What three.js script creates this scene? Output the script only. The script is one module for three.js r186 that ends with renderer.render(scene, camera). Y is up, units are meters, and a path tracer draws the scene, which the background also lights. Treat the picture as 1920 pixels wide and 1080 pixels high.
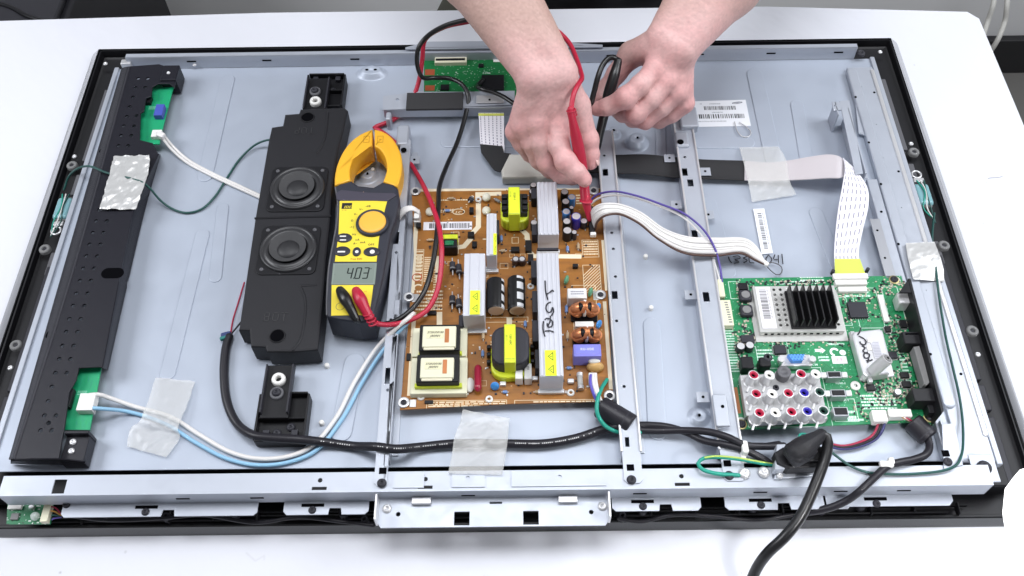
import * as THREE from 'three';
import { RoundedBoxGeometry } from 'three/addons/geometries/RoundedBoxGeometry.js';
import { mergeGeometries, toCreasedNormals } from 'three/addons/utils/BufferGeometryUtils.js';
import { RectAreaLightUniformsLib } from 'three/addons/lights/RectAreaLightUniformsLib.js';
import { createNoise3D } from 'simplex-noise';

const scene = new THREE.Scene();
const camera = new THREE.PerspectiveCamera(33.765, 16 / 9, 0.05, 20);
camera.position.set(0.0255, 0.8369, 0.5973);
camera.rotation.set(-0.9791, 0.0107, -0.0215, 'YXZ');
const renderer = new THREE.WebGLRenderer({ antialias: true });
renderer.setSize(1024, 576);
renderer.toneMapping = THREE.LinearToneMapping;
renderer.toneMappingExposure = 1.0;
renderer.shadowMap.enabled = true;
scene.background = new THREE.Color().setRGB(0.16, 0.163, 0.175);

function rng(seed) { return () => { seed = (seed + 0x6d2b79f5) | 0; let t = Math.imul(seed ^ (seed >>> 15), 1 | seed); t = (t + Math.imul(t ^ (t >>> 7), 61 | t)) ^ t; return ((t ^ (t >>> 14)) >>> 0) / 4294967296; }; }
const rnd = rng(7), n3 = createNoise3D(rng(11));
const V = (a) => new THREE.Vector3(a[0], a[1], a[2]);

// unseen lamps, placed out of view to light the table: each is a softbox with a glowing diffuser and an area light of its size
RectAreaLightUniformsLib.init();
const taken = {};
function numbered(n) { taken[n] = (taken[n] ?? -1) + 1; return taken[n] ? n + '_' + String(taken[n]).padStart(3, '0') : n; }
function tag(o, label, category, group, kind) { if (label) o.userData.label = label; if (category) o.userData.category = category; if (group) o.userData.group = group; if (kind) o.userData.kind = kind; return o; }
function softbox(at, to, w, h, power, color, label) {
  const g = new THREE.Group(); g.name = numbered('unseen_softbox_lamp'); scene.add(g); g.position.set(...at); tag(g, label, 'softbox');
  g.lookAt(V(to)); g.updateMatrixWorld();
  const hm = new THREE.MeshStandardMaterial({ color: 0x151517, roughness: 0.8 });
  const em = new THREE.MeshStandardMaterial({ color: 0xffffff, emissive: new THREE.Color().setRGB(...color), emissiveIntensity: 1.5 });
  const d = new THREE.Mesh(new THREE.BoxGeometry(w, h, 0.004), em); d.name = 'unseen_lamp_diffuser'; g.add(d);
  const b = new THREE.Mesh(new THREE.CylinderGeometry(0.12, Math.hypot(w, h) / 2, 0.25, 4, 1, true), hm); b.name = 'unseen_lamp_housing'; b.scale.set(1, 1, 1);
  b.rotation.set(Math.PI / 2, Math.PI / 4, 0, 'XYZ'); b.rotation.set(-Math.PI / 2, 0, 0); b.geometry.rotateY(Math.PI / 4); b.geometry.scale(w / Math.hypot(w, h) * Math.SQRT2, 1, h / Math.hypot(w, h) * Math.SQRT2); b.position.z = -0.13; g.add(b);
  const l = new THREE.RectAreaLight(new THREE.Color().setRGB(...color), power, w, h); l.name = 'unseen_softbox_light';
  l.position.copy(V(at)).addScaledVector(V(to).sub(V(at)).normalize(), 0.006); scene.add(l); l.lookAt(V(to));
}
softbox([1.35, 1.15, -0.2], [0.25, 0, 0.02], 0.8, 0.8, 7.6, [0.92, 0.95, 1], 'unseen large square softbox, out of view, placed to light the torn paper side of the table');
softbox([-1.45, 1.2, -0.05], [-0.1, 0, 0.05], 0.7, 0.7, 9.5, [0.93, 0.95, 1], 'unseen square softbox, out of view, placed to light the perforated black cover end of the table');
softbox([0.0, 2.1, -0.15], [0, 0, 0], 1.3, 0.7, 8, [0.94, 0.96, 1], 'unseen wide overhead softbox, out of view, placed to light the table from above');

// ---------- helpers ----------
const lin = (r, g, b) => new THREE.Color().setRGB(r, g, b);
function mat(r, g, b, rough = 0.6, metal = 0, extra = {}) { return new THREE.MeshPhysicalMaterial({ color: lin(r, g, b), roughness: rough, metalness: metal, side: THREE.DoubleSide, ...extra }); }
function tex(w, h, draw) { const c = document.createElement('canvas'); c.width = w; c.height = h; const x = c.getContext('2d'); draw(x, w, h); const t = new THREE.CanvasTexture(c); t.colorSpace = THREE.SRGBColorSpace; t.magFilter = THREE.LinearFilter; return t; }
function noiseTex(n, fn) { const d = new Uint8Array(n * n * 4); for (let j = 0; j < n; j++) for (let i = 0; i < n; i++) { const v = Math.max(0, Math.min(255, fn(i / n, j / n) * 255)); d.set([v, v, v, 255], (j * n + i) * 4); } const t = new THREE.DataTexture(d, n, n); t.magFilter = THREE.LinearFilter; t.wrapS = t.wrapT = THREE.RepeatWrapping; t.needsUpdate = true; return t; }
const tile = (u, v, k, s) => n3(Math.cos(u * 6.2832) * k + s, Math.sin(u * 6.2832) * k + Math.cos(v * 6.2832) * k, Math.sin(v * 6.2832) * k);
const roughT = noiseTex(256, (u, v) => 0.72 + 0.10 * tile(u, v, 0.8, 3) + 0.04 * tile(u, v, 2.5, 9));
const grainT = noiseTex(256, (u, v) => 0.5 + 0.3 * tile(u, v, 22, 5) + 0.2 * tile(u, v, 34, 8));
const withRep = (t, k) => { const c = t.clone(); c.repeat.set(k, k); c.needsUpdate = true; return c; };
const M = {
  steel: mat(0.43, 0.475, 0.555, 0.6, 0.25, { roughnessMap: withRep(roughT, 5) }),
  rail: mat(0.45, 0.48, 0.54, 0.55, 0.3, { roughnessMap: withRep(roughT, 14) }),
  bright: mat(0.70, 0.70, 0.71, 0.3, 0.5),
  alu: mat(0.60, 0.61, 0.66, 0.5, 0.3),
  aluDark: mat(0.42, 0.43, 0.46, 0.4, 0.6),
  gloss: mat(0.008, 0.009, 0.010, 0.12, 0, { clearcoat: 1, clearcoatRoughness: 0.06 }),
  black: mat(0.010, 0.010, 0.012, 0.45, 0, { specularIntensity: 0.55 }),
  blackMatte: mat(0.017, 0.017, 0.020, 0.5, 0, { specularIntensity: 0.6, bumpMap: withRep(grainT, 60), bumpScale: 0.00012 }),
  cover: mat(0.013, 0.013, 0.019, 0.4, 0, { specularIntensity: 0.6, bumpMap: withRep(grainT, 40), bumpScale: 0.0001 }),
  hole: mat(0.004, 0.004, 0.005, 0.9, 0, { specularIntensity: 0 }),  // shade inside holes and slots, painted as near black flat pieces
  charcoal: mat(0.030, 0.030, 0.038, 0.5, 0, { specularIntensity: 0.6 }),
  grey: mat(0.10, 0.10, 0.11, 0.55),
  rubber: mat(0.20, 0.20, 0.20, 0.7),
  white: mat(0.78, 0.77, 0.74, 0.5),
  cream: mat(0.72, 0.70, 0.52, 0.5),
  wireWhite: mat(0.74, 0.72, 0.70, 0.45),
  wireBlue: mat(0.28, 0.52, 0.72, 0.45),
  wireGreen: mat(0.01, 0.30, 0.22, 0.45),
  wireDarkGreen: mat(0.01, 0.07, 0.06, 0.45),
  wireYellowGreen: mat(0.45, 0.6, 0.12, 0.45),
  wirePurple: mat(0.09, 0.06, 0.30, 0.45),
  wireRed: mat(0.35, 0.02, 0.06, 0.4),
  leadRed: mat(0.46, 0.015, 0.045, 0.4),
  leadBlack: mat(0.010, 0.010, 0.011, 0.32),
  cable: mat(0.018, 0.017, 0.022, 0.4, 0, { specularIntensity: 0.7 }),
  yellow: mat(0.86, 0.45, 0.025, 0.45),
  tapeYellow: mat(0.62, 0.70, 0.03, 0.35),
  copper: mat(0.62, 0.24, 0.10, 0.32, 0.7),
  blueCap: mat(0.05, 0.25, 0.62, 0.35),
  indigo: mat(0.035, 0.03, 0.36, 0.35),
  lilac: mat(0.20, 0.20, 0.62, 0.4),
  redCap: mat(0.30, 0.008, 0.035, 0.2, 0, { clearcoat: 0.6 }),
  greenCap: mat(0.10, 0.30, 0.17, 0.5),
  vga: mat(0.09, 0.30, 0.80, 0.45),
  tape: mat(0.80, 0.80, 0.78, 0.2, 0, { transparent: true, opacity: 0.3 }),
  foilTape: mat(0.62, 0.62, 0.61, 0.3, 0.2, { transparent: true, opacity: 0.82 }),
  teal: mat(0.28, 0.55, 0.60, 0.25, 0, { transparent: true, opacity: 0.75, clearcoat: 0.5 }),
  paper: mat(0.80, 0.80, 0.80, 0.85),
  ink: mat(0.012, 0.012, 0.02, 0.6),
  solder: mat(0.7, 0.7, 0.7, 0.3, 0.8),
  glass: mat(0.9, 0.95, 0.92, 0.1, 0, { transparent: true, opacity: 0.45 }),
};
function thing(name, label, category, at = [0, 0, 0], group) { const g = new THREE.Group(); g.name = numbered(name); g.position.set(...at); scene.add(g); return tag(g, label, category, group); }
const q0 = new THREE.Quaternion(), q1 = new THREE.Quaternion();
// adds a named mesh under a thing or part; place and turn are given in world terms
function part(parent, name, geo, m, p = [0, 0, 0], r) {
  const o = new THREE.Mesh(geo, m); o.name = parent === scene ? numbered(name) : name; o.castShadow = o.receiveShadow = true;
  parent.updateWorldMatrix(true, false); o.position.copy(parent.worldToLocal(V(p)));
  if (r?.isQuaternion) q1.copy(r); else if (r) q1.setFromEuler(new THREE.Euler(...r)); else q1.identity();
  parent.getWorldQuaternion(q0); o.quaternion.copy(q0.invert()).multiply(q1); parent.add(o); return o;
}
function centred(parent, name, geo, m) { geo.computeBoundingBox(); const c = geo.boundingBox.getCenter(new THREE.Vector3()); c.y = geo.boundingBox.min.y; geo.translate(-c.x, -c.y, -c.z); return part(parent, name, geo, m, [c.x, c.y, c.z]); }
const cache = new Map();
function cached(key, make) { if (!cache.has(key)) cache.set(key, make()); return cache.get(key); }
const k4 = (v) => Math.round(v * 1e4);
const boxG = (w, h, d) => cached(`b${k4(w)},${k4(h)},${k4(d)}`, () => new THREE.BoxGeometry(w, h, d));
const rboxG = (w, h, d, r, s = 1) => cached(`r${k4(w)},${k4(h)},${k4(d)},${k4(r * 10)},${s}`, () => new RoundedBoxGeometry(w, h, d, s, Math.min(r, w * 0.49, h * 0.49, d * 0.49)));
const cylG = (r, h, s = 16, r2 = r) => cached(`c${k4(r * 10)},${k4(h)},${s},${k4(r2 * 10)}`, () => new THREE.CylinderGeometry(r2, r, h, s));
const latheG = (pts, s = 24) => new THREE.LatheGeometry(pts.map((p) => new THREE.Vector2(p[0], p[1])), s);
// a block whose top face is the rectangle [cx, cz, w, d] at height top
function block(parent, name, b, top, h, m, bevel = 0.0006) { const w = Math.abs(b[2]), d = Math.abs(b[3]); return part(parent, name, bevel ? rboxG(w, h, d, bevel) : boxG(w, h, d), m, [b[0], top - h / 2, b[1]]); }
function shapeOf(pts) { const s = new THREE.Shape(); pts.forEach((p, i) => (i ? s.lineTo(p[0], -p[1]) : s.moveTo(p[0], -p[1]))); s.closePath(); return s; }
function plateG(pts, top, th, { holes = [], bevel = 0, curve = 4 } = {}) {
  const s = shapeOf(pts);
  for (const h of holes) { const q = new THREE.Path(); if (h.length === 3) q.absarc(h[0], -h[1], h[2], 0, Math.PI * 2, true); else { const [x, z, w, d] = h; q.moveTo(x - w / 2, -z - d / 2); q.lineTo(x - w / 2, -z + d / 2); q.lineTo(x + w / 2, -z + d / 2); q.lineTo(x + w / 2, -z - d / 2); q.closePath(); } s.holes.push(q); }
  const g = new THREE.ExtrudeGeometry(s, { depth: th - 2 * bevel, bevelEnabled: bevel > 0, bevelThickness: bevel, bevelSize: bevel, bevelOffset: -bevel, bevelSegments: 2, curveSegments: curve });
  g.rotateX(-Math.PI / 2); g.translate(0, top - th + bevel, 0); return g;
}
function plate(parent, name, pts, top, th, m, o) { return centred(parent, name, plateG(pts, top, th, o), m); }
const rectPts = (cx, cz, w, d) => [[cx - w / 2, cz - d / 2], [cx + w / 2, cz - d / 2], [cx + w / 2, cz + d / 2], [cx - w / 2, cz + d / 2]];
function stadium(a, b, r, n = 8) { const an = Math.atan2(b[1] - a[1], b[0] - a[0]), o = []; for (let i = 0; i <= n; i++) { const t = an + Math.PI / 2 + (Math.PI * i) / n; o.push([a[0] + r * Math.cos(t), a[1] + r * Math.sin(t)]); } for (let i = 0; i <= n; i++) { const t = an - Math.PI / 2 + (Math.PI * i) / n; o.push([b[0] + r * Math.cos(t), b[1] + r * Math.sin(t)]); } return o; }
function rrect(cx, cz, w, d, r, n = 4) { const o = []; for (const [sx, sz, a0] of [[1, 1, 0], [-1, 1, 1], [-1, -1, 2], [1, -1, 3]]) for (let i = 0; i <= n; i++) { const t = (a0 + i / n) * Math.PI / 2; o.push([cx + sx * (w / 2 - r) + r * Math.cos(t), cz + sz * (d / 2 - r) + r * Math.sin(t)]); } return o; }
function tubeG(pts, r, rs = 8) { const c = new THREE.CatmullRomCurve3(pts.map(V), false, 'centripetal'); const L = c.getLength(); const n = Math.max(6, Math.min(160, Math.round(L / Math.max(0.0035, r * 1.2)))); const g = new THREE.TubeGeometry(c, n, r, rs); const caps = [pts[0], pts[pts.length - 1]].map((p) => { const s = new THREE.SphereGeometry(r * 0.995, rs, 4); s.translate(...p); return s; }); return mergeGeometries([g, ...caps]); }
function tube(parent, name, pts, r, m, rs) { return centred(parent, name, tubeG(pts, r, rs), m); }
function rod(parent, name, a, b, r, m, s = 8, r2 = r) { const A = V(a), B = V(b), d = B.clone().sub(A), L = d.length(); return part(parent, name, cylG(r, L, s, r2), m, A.add(B).multiplyScalar(0.5).toArray(), new THREE.Quaternion().setFromUnitVectors(new THREE.Vector3(0, 1, 0), d.normalize())); }
// a thin sheet between two edge lines (ribbon cables, tape), with real thickness
function bandG(A, B, th, nl = 40, nw = 6, bump) {
  const ca = new THREE.CatmullRomCurve3(A.map(V), false, 'centripetal'), cb = new THREE.CatmullRomCurve3(B.map(V), false, 'centripetal');
  const P = [], T = [], uv = [], idx = [], e = 1e-4;
  const at = (u, v) => { const p = ca.getPoint(u).lerp(cb.getPoint(u), v); if (bump) p.y += bump(u, v, p); return p; };
  for (let i = 0; i <= nl; i++) for (let j = 0; j <= nw; j++) {
    const u = i / nl, v = j / nw, p = at(u, v), du = at(Math.min(1, u + 0.01), v).sub(at(Math.max(0, u - 0.01), v)), dv = at(u, Math.min(1, v + 0.01)).sub(at(u, Math.max(0, v - 0.01)));
    const n = du.cross(dv).normalize().multiplyScalar(th / 2); if (n.y < 0) n.negate();
    P.push(p.clone().add(n)); T.push(p.sub(n)); uv.push([u, v]);
  }
  const pos = [...P, ...T].flatMap((p) => [p.x, p.y, p.z]), U = [...uv, ...uv].flat(), W = nw + 1, N = P.length;
  for (let i = 0; i < nl; i++) for (let j = 0; j < nw; j++) { const a = i * W + j, b = a + 1, c = a + W, d = c + 1; idx.push(a, b, c, b, d, c, a + N, c + N, b + N, b + N, c + N, d + N); }
  const edge = (a, b) => idx.push(a, b, a + N, b, b + N, a + N);
  for (let i = 0; i < nl; i++) { edge(i * W, (i + 1) * W); edge(i * W + nw, (i + 1) * W + nw); }
  for (let j = 0; j < nw; j++) { edge(j, j + 1); edge(nl * W + j, nl * W + j + 1); }
  const g = new THREE.BufferGeometry(); g.setAttribute('position', new THREE.Float32BufferAttribute(pos, 3)); g.setAttribute('uv', new THREE.Float32BufferAttribute(U, 2)); g.setIndex(idx); g.computeVertexNormals(); return g;
}
function band(parent, name, A, B, th, m, nl, nw, bump) { return centred(parent, name, bandG(A, B, th, nl, nw, bump), m); }
// flat printed sticker: a thin slab with the print on its upper face
function sticker(parent, name, b, top, draw, { ppm = 6, th = 0.0003, rough = 0.6, back = M.white, turn = 0 } = {}) {
  const w = Math.abs(b[2]), d = Math.abs(b[3]); const t = tex(Math.max(8, Math.round(w * 1000 * ppm)), Math.max(8, Math.round(d * 1000 * ppm)), draw);
  const pm = new THREE.MeshPhysicalMaterial({ map: t, roughness: rough }); return part(parent, name, new THREE.BoxGeometry(w, th, d), [back, back, pm, back, back, back], [b[0], top - th / 2 + 0.0001, b[1]], [0, turn, 0]);
}
function barcode(x, x0, y0, w, h, vert, seed = 3) { const r = rng(seed); x.fillStyle = '#2a2a2e'; let p = 0; const L = vert ? h : w; while (p < L) { const t = (0.006 + 0.02 * r()) * L; if (vert) x.fillRect(x0, y0 + p, w, t); else x.fillRect(x0 + p, y0, t, h); p += t + (0.006 + 0.022 * r()) * L; } }
function fakeLines(x, x0, y0, w, h, rows, col, seed = 5) { const r = rng(seed); x.fillStyle = col; for (let k = 0; k < rows; k++) { let p = x0; while (p < x0 + w) { const t = w * (0.03 + 0.08 * r()); x.fillRect(p, y0 + (k * h) / rows, Math.min(t, x0 + w - p), (h / rows) * 0.5); p += t + w * 0.015; } } }
function screw(parent, p, r = 0.0035, m = M.charcoal, name = 'screw') {
  const g = cached('screw' + k4(r), () => { const h = latheG([[0, r * 0.25], [r * 0.3, r * 0.3], [r * 0.42, r * 0.62], [r * 0.75, r * 0.55], [r, r * 0.2], [r, 0], [0, 0]], 16); return h; });
  const s = part(parent, name, g, m, p); return s;
}

// ---------- the setting: floor, wall, table ----------
const crease = noiseTex(512, (u, v) => 0.5 + 0.28 * tile(u, v, 0.9, 4) + 0.12 * tile(u, v, 2.6, 1) + 0.03 * tile(u, v, 9, 6));
const scuffs = tex(1024, 1024, (x) => { x.fillStyle = '#ffffff'; x.fillRect(0, 0, 1024, 1024); const r = rng(61); for (let i = 0; i < 46; i++) { x.strokeStyle = `rgba(120,112,100,${0.03 + .07 * r()})`; x.lineWidth = .6 + 1.6 * r(); x.beginPath(); let a = 1024 * r(), b = 1024 * r(); x.moveTo(a, b); for (let k = 0; k < 3; k++) { a += 26 * (r() - .5); b += 16 * (r() - .5); x.lineTo(a, b); } x.stroke(); } for (let i = 0; i < 60; i++) { x.fillStyle = `rgba(110,105,100,${0.08 + .25 * r()})`; x.beginPath(); x.arc(1024 * r(), 1024 * r(), .6 + 1.1 * r(), 0, 7); x.fill(); } });
scuffs.wrapS = scuffs.wrapT = THREE.RepeatWrapping;
M.tableWhite = mat(0.72, 0.73, 0.78, 0.8, 0, { map: scuffs, bumpMap: withRep(crease, 1), bumpScale: 0.004 });
M.floor = mat(0.16, 0.155, 0.145, 0.8, 0, { roughnessMap: roughT });
M.wall = mat(0.78, 0.78, 0.78, 0.9);
{
  const fl = part(scene, 'floor', new THREE.BoxGeometry(6, 0.05, 5), M.floor, [0, -0.775, 0]); tag(fl, 'grey floor beyond the table edge', 'floor', null, 'structure');
  const wl = part(scene, 'wall', new THREE.BoxGeometry(6, 1.1, 0.06), M.wall, [0, -0.2, -1.11]); tag(wl, 'plain grey wall behind the table', 'wall', null, 'structure');
  const sk = part(wl, 'skirting_board', rboxG(6, 0.1, 0.02, 0.004), mat(0.02, 0.02, 0.022, 0.5), [0, -0.7, -1.07]);
  const tb = thing('table', 'white topped work table under the opened television', 'table', [0, -0.75, 0.2]);
  plate(tb, 'table_top', [[-0.95, -0.396], [-0.3, -0.412], [0.36, -0.41], [0.62, -0.394], [0.632, -0.38], [0.632, 0.75], [-0.95, 0.75]], -0.0008, 0.028, M.tableWhite, { bevel: 0.002 });
  for (const [x, z] of [[-0.88, -0.33], [0.56, -0.33], [-0.88, 0.68], [0.56, 0.68]]) part(tb, 'leg', rboxG(0.05, 0.72, 0.05, 0.004), M.grey, [x, -0.39, z]);
  // paper spread over the table, torn along its right edge
  const sh = [[-0.94, -0.39], [-0.3, -0.407], [0.36, -0.404]]; const tear = [[.6121,-.3873],[.6117,-.3707],[.6157,-.3503],[.6148,-.3274],[.6101,-.3012],[.6066,-.2793],[.5999,-.258],[.5923,-.238],[.587,-.2237],[.5889,-.2077],[.5873,-.1955],[.5885,-.1799],[.5896,-.1663],[.5914,-.1512],[.5915,-.1347],[.5884,-.1201],[.582,-.1106],[.5641,-.1077],[.5582,-.0999],[.5769,-.0933],[.5842,-.0776],[.5821,-.0413],[.5774,.0022]];
  for (let i = 0; i < tear.length - 1; i++) { sh.push(tear[i]); const a = tear[i], b = tear[i + 1]; for (const t of [0.33, 0.66]) sh.push([a[0] + (b[0] - a[0]) * t + (rnd() - 0.5) * 0.003, a[1] + (b[1] - a[1]) * t + (rnd() - 0.5) * 0.002]); }
  sh.push([0.625, 0.2], [0.628, 0.74], [-0.94, 0.74]);
  const pp = plate(scene, 'paper_sheet', sh, 0.0006, 0.0009, M.tableWhite); tag(pp, 'white paper sheet spread over the table, torn along one edge', 'paper');
}

// ---------- behind the table ----------
{
  const cb = thing('cabinet', 'black cabinet standing behind the table near the perforated cover', 'cabinet', [-0.72, -0.75, -0.75]);
  const cx = -.5235 - .61; part(cb, 'case', rboxG(0.95, 0.62, 0.4, 0.006), mat(0.012, 0.012, 0.016, 0.5), [cx, -0.44, -0.72]);
  part(cb, 'top_panel', rboxG(0.93, 0.012, 0.38, 0.004), mat(0.02, 0.02, 0.026, 0.4), [cx, -0.124, -0.72]);
  tag(tube(scene, 'background_cord', [[-.7808,-.118,-.5878],[-.7434,-.118,-.5722],[-.7125,-.117,-.5509],[-.6863,-.119,-.5407]], 0.0035, M.black), 'thin black cord lying on the black cabinet', 'cord');
  const cg = mat(0.62, 0.61, 0.57, 0.6);
  tag(tube(scene, 'hanging_cable', [[1.0205,-.45,-1.0077],[1.01,-.47,-.9659],[1.0073,-.5,-.9523],[.9947,-.52,-.9187],[.9935,-.55,-.8958]], 0.0055, cg), 'off white cable hanging beside the table corner, shorter of two', 'cable', 'cables hanging past the table corner');
  tag(tube(scene, 'hanging_cable', [[1.0445,-.45,-1.0072],[1.0382,-.47,-.9653],[1.0424,-.5,-.9516],[1.029,-.52,-.9228],[1.0247,-.55,-.9193],[1.0284,-.6,-.9331]], 0.0055, cg), 'off white cable curving down past the table corner in front of the skirting', 'cable', 'cables hanging past the table corner');
}

// ---------- television chassis, lying face down ----------
const tv = thing('television', 'large flat television lying face down with its back cover removed', 'television', [0, 0, 0]);
const PAN = 0.042;
function sweepFrame(ax, az, R, prof, front = 1, low = 1, n = 5) {
  const pos = [], idx = [], ring = [];
  for (const [sx, sz, a0] of [[1, 1, 0], [-1, 1, 1], [-1, -1, 2], [1, -1, 3]]) for (let i = 0; i <= n; i++) ring.push([sx, sz, (a0 + i / n) * Math.PI / 2]);
  for (const [sx, sz, t] of ring) for (const [d, y] of prof) { const r = Math.max(R - d, 0.0008), cx = ax - d - r, cz = az - d - r; const zf = sz > 0 ? az - d * front - r : cz; pos.push(sx * cx + r * Math.cos(t), sz > 0 ? y * low : y, sz * zf + r * Math.sin(t)); }
  const K = prof.length, N = ring.length; for (let i = 0; i < N; i++) for (let k = 0; k < K - 1; k++) { const a = i * K + k, b = a + 1, c = ((i + 1) % N) * K + k, d = c + 1; idx.push(a, b, c, b, d, c); }
  let g = new THREE.BufferGeometry(); g.setAttribute('position', new THREE.Float32BufferAttribute(pos, 3)); g.setIndex(idx); g = toCreasedNormals(g, 0.6); g.setAttribute('uv', new THREE.Float32BufferAttribute(new Float32Array(g.attributes.position.count * 2), 2)); return g;
}
const bezelX = (.5008 - -.5022) / 2 + 0.011, bezelBack = -.3249 - 0.013, bezelFront = 0.3015, bezelZ = (bezelFront - bezelBack) / 2, bezelMid = (bezelFront + bezelBack) / 2;
part(tv, 'bezel_rim', sweepFrame(bezelX, bezelZ, 0.012, [[0.0, 0.0015], [0.0006, 0.0045], [0.0015, 0.0058], [0.0112, 0.0145], [0.0125, 0.0162], [0.0138, 0.0176], [0.0147, 0.0172], [0.0151, 0.0155], [0.0152, 0.006]], 0.4, 0.6), M.gloss, [(.5008 + -.5022) / 2, 0, bezelMid]);
part(tv, 'bezel_tray', sweepFrame(bezelX - 0.0152, bezelZ - 0.0107, 0.004, [[0, 0.0165], [0.001, 0.0172], [0.002, 0.0172], [0.0026, 0.015], [0.003, 0.0075], [0.005, 0.006], [0.05, 0.006], [0.052, 0.004]], 1, 0.55), M.black, [0, 0, bezelMid + 0.0045]);
part(tv, 'screen_panel', rboxG(0.93, 0.02, 0.54, 0.002), M.black, [0, 0.0175, 0.004]);

// rib and step mouldings in the bezel tray
const trayBar = (b, top, m = M.charcoal) => block(tv, 'tray_moulding', b, top - 0.006, top - 0.0125, m, 0.0015);
for (const s of [-1, 1]) {
  trayBar([s * 0.4685, -0.195, 0.013, 0.115], 0.0235, M.grey); trayBar([s * 0.4715, 0.085, 0.009, 0.15], 0.022); trayBar([s * 0.4585, 0.07, 0.007, 0.11], 0.02);
  trayBar([s * 0.466, -0.105, 0.024, 0.03], 0.02, M.grey); trayBar([s * 0.466, 0.005, 0.024, 0.03], 0.02, M.grey); trayBar([s * 0.466, 0.178, 0.024, 0.028], 0.02, M.charcoal);
  trayBar([s * 0.4685, 0.235, 0.014, 0.07], 0.0235, M.charcoal);
}
for (let k = 0; k < 22; k++) { const x = -0.41 + k * 0.0395; trayBar([x, 0.2885, 0.0018, 0.0075 + 0.004 * (k % 2)], 0.021, M.black); }
trayBar([-0.2, 0.2915, 0.42, 0.0018], 0.019, M.black); trayBar([0.26, 0.2915, 0.3, 0.0018], 0.019, M.black); trayBar([0, 0.2845, 0.86, 0.0016], 0.017, M.black);
const washerG = latheG([[0.0022, 0.0], [0.0022, 0.003], [0.003, 0.0045], [0.005, 0.0045], [0.0062, 0.003], [0.0062, 0]], 20);
for (const [x, y, z] of [[-.4845,.014,-.1312],[-.484,.014,-.012],[-.481,.014,.1081],[.4809,.014,-.1344],[.4806,.014,-.0015],[.4813,.014,.105]]) { part(tv, 'rubber_washer', washerG, M.rubber, [x, y, z]); part(tv, 'washer_pin', cylG(0.002, 0.006, 10), M.charcoal, [x, y, z]); }
for (const [x, y, z] of [[-.4826,.02,-.2944],[-.4853,.016,-.145],[-.4792,.016,.1339],[.4772,.02,-.2959],[.4809,.016,-.1473],[.4793,.016,.1321]]) screw(tv, [x, y, z], 0.0028, M.bright);
const bossG = latheG([[0.0014, 0.006], [0.0014, 0.0095], [0.0034, 0.0095], [0.0038, 0]], 14);
for (const [x, y, z] of [[-.2935,.01,.2896],[-.2323,.01,.2873],[-.1344,.01,.2884],[-.1141,.01,.2946],[.1163,.01,.2938],[.1354,.01,.2885],[.2348,.01,.2872],[.296,.01,.2894],[.3322,.01,.2863]]) part(tv, 'screw_boss', bossG, M.charcoal, [x, y, z]);
tag(tube(scene, 'bezel_cable', [[-.3929,.024,.2876],[-.3452,.02,.2932],[-.2983,.018,.2915],[-.2596,.02,.2897],[-.2112,.018,.2964],[-.173,.02,.2927],[-.1348,.018,.2963],[-.1059,.018,.3001]], 0.0019, M.cable), 'thin black cable clipped along the bezel from the tiny green board', 'cable');
tag(tube(scene, 'bezel_cable', [[.1128,.02,.297],[.1318,.018,.2994],[.1605,.02,.2946],[.1984,.02,.296],[.2362,.018,.2991],[.2746,.02,.2939],[.3035,.022,.2891],[.3236,.022,.2833]], 0.0019, M.cable), 'thin black cable clipped along the bezel under the power cord', 'cable');

// metal back pan
const ribs = [];
plate(tv, 'back_panel', rectPts(0, -0.003, 0.9, 0.516), PAN, 0.0015, M.steel, {});
for (const [a, b, r] of [[[[-.3162,-.2401]], [[-.317,-.0906]], .0085], [[[-.2902,-.0452]], [[-.283,.0454]], .0065], [[[-.1943,-.2467]], [[-.121,-.2452]], .0], [[[-.0521,-.1348]], [[.0452,-.133]], .007], [[[.3092,-.2367]], [[.3098,-.1029]], .0095],
  [[[.3502,-.1861]], [[.3461,-.1022]], .0075], [[[.3428,-.0273]], [[.3517,.042]], .0075], [[[.2317,-.1296]], [[.2841,-.1286]], .009], [[[.2296,-.0438]], [[.2381,.0469]], .0095], [[[.1566,.1094]], [[.1512,.2237]], .0085], [[[-.132,.1473]], [[-.138,.22]], .010], [[[-.3058,-.0095]], [[-.3099,.1565]], .0075], [[[.1942,-.2212]], [[.1863,-.1051]], .006]])
  if (r) plate(tv, 'embossed_rib', stadium(a[0], b[0], r), PAN + 0.0011, 0.0016, M.steel, { bevel: 0.0007 });
const domeG = (r, h) => latheG([[0, h * 0.8], [r * 0.18, h * 0.8], [r * 0.2, h], [r * 0.5, h], [r * 0.62, h * 0.92], [r * 0.82, h * 0.25], [r, 0.02 * h], [r * 1.02, 0]], 28);
for (const [x, y, z, r, h, sx] of [[-.1453,.042,-.2475, .0125, .006, 1.5], [.1613,.042,-.1309, .0135, .0085, 1], [.1358,.042,-.1443, .009, .007, 1], [.1909,.042,.2092, .011, .004, 1], [-.1374,.042,-.0875, .012, .004, 1]]) { const d = part(tv, 'pressed_boss', domeG(r, h), M.steel, [x, y, z]); d.scale.x = sx; for (const s of r > .012 && sx > 1 ? [-0.005, 0.005] : [0]) part(d, 'boss_hole', cylG(0.0013, 0.001, 10), M.hole, [x + s, y + h + 0.0002, z]); }
for (const [x, y, z] of [[-.1577,.042,.1516],[-.1565,.042,.2117],[.1572,.042,.0282],[.1572,.042,.0907],[-.132,.042,-.0936],[.1215,.042,-.1062]]) part(tv, 'standoff_pin', latheG([[0, 0.005], [0.0018, 0.005], [0.0024, 0.004], [0.0024, 0]], 12), M.white, [x, y, z]);

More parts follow.
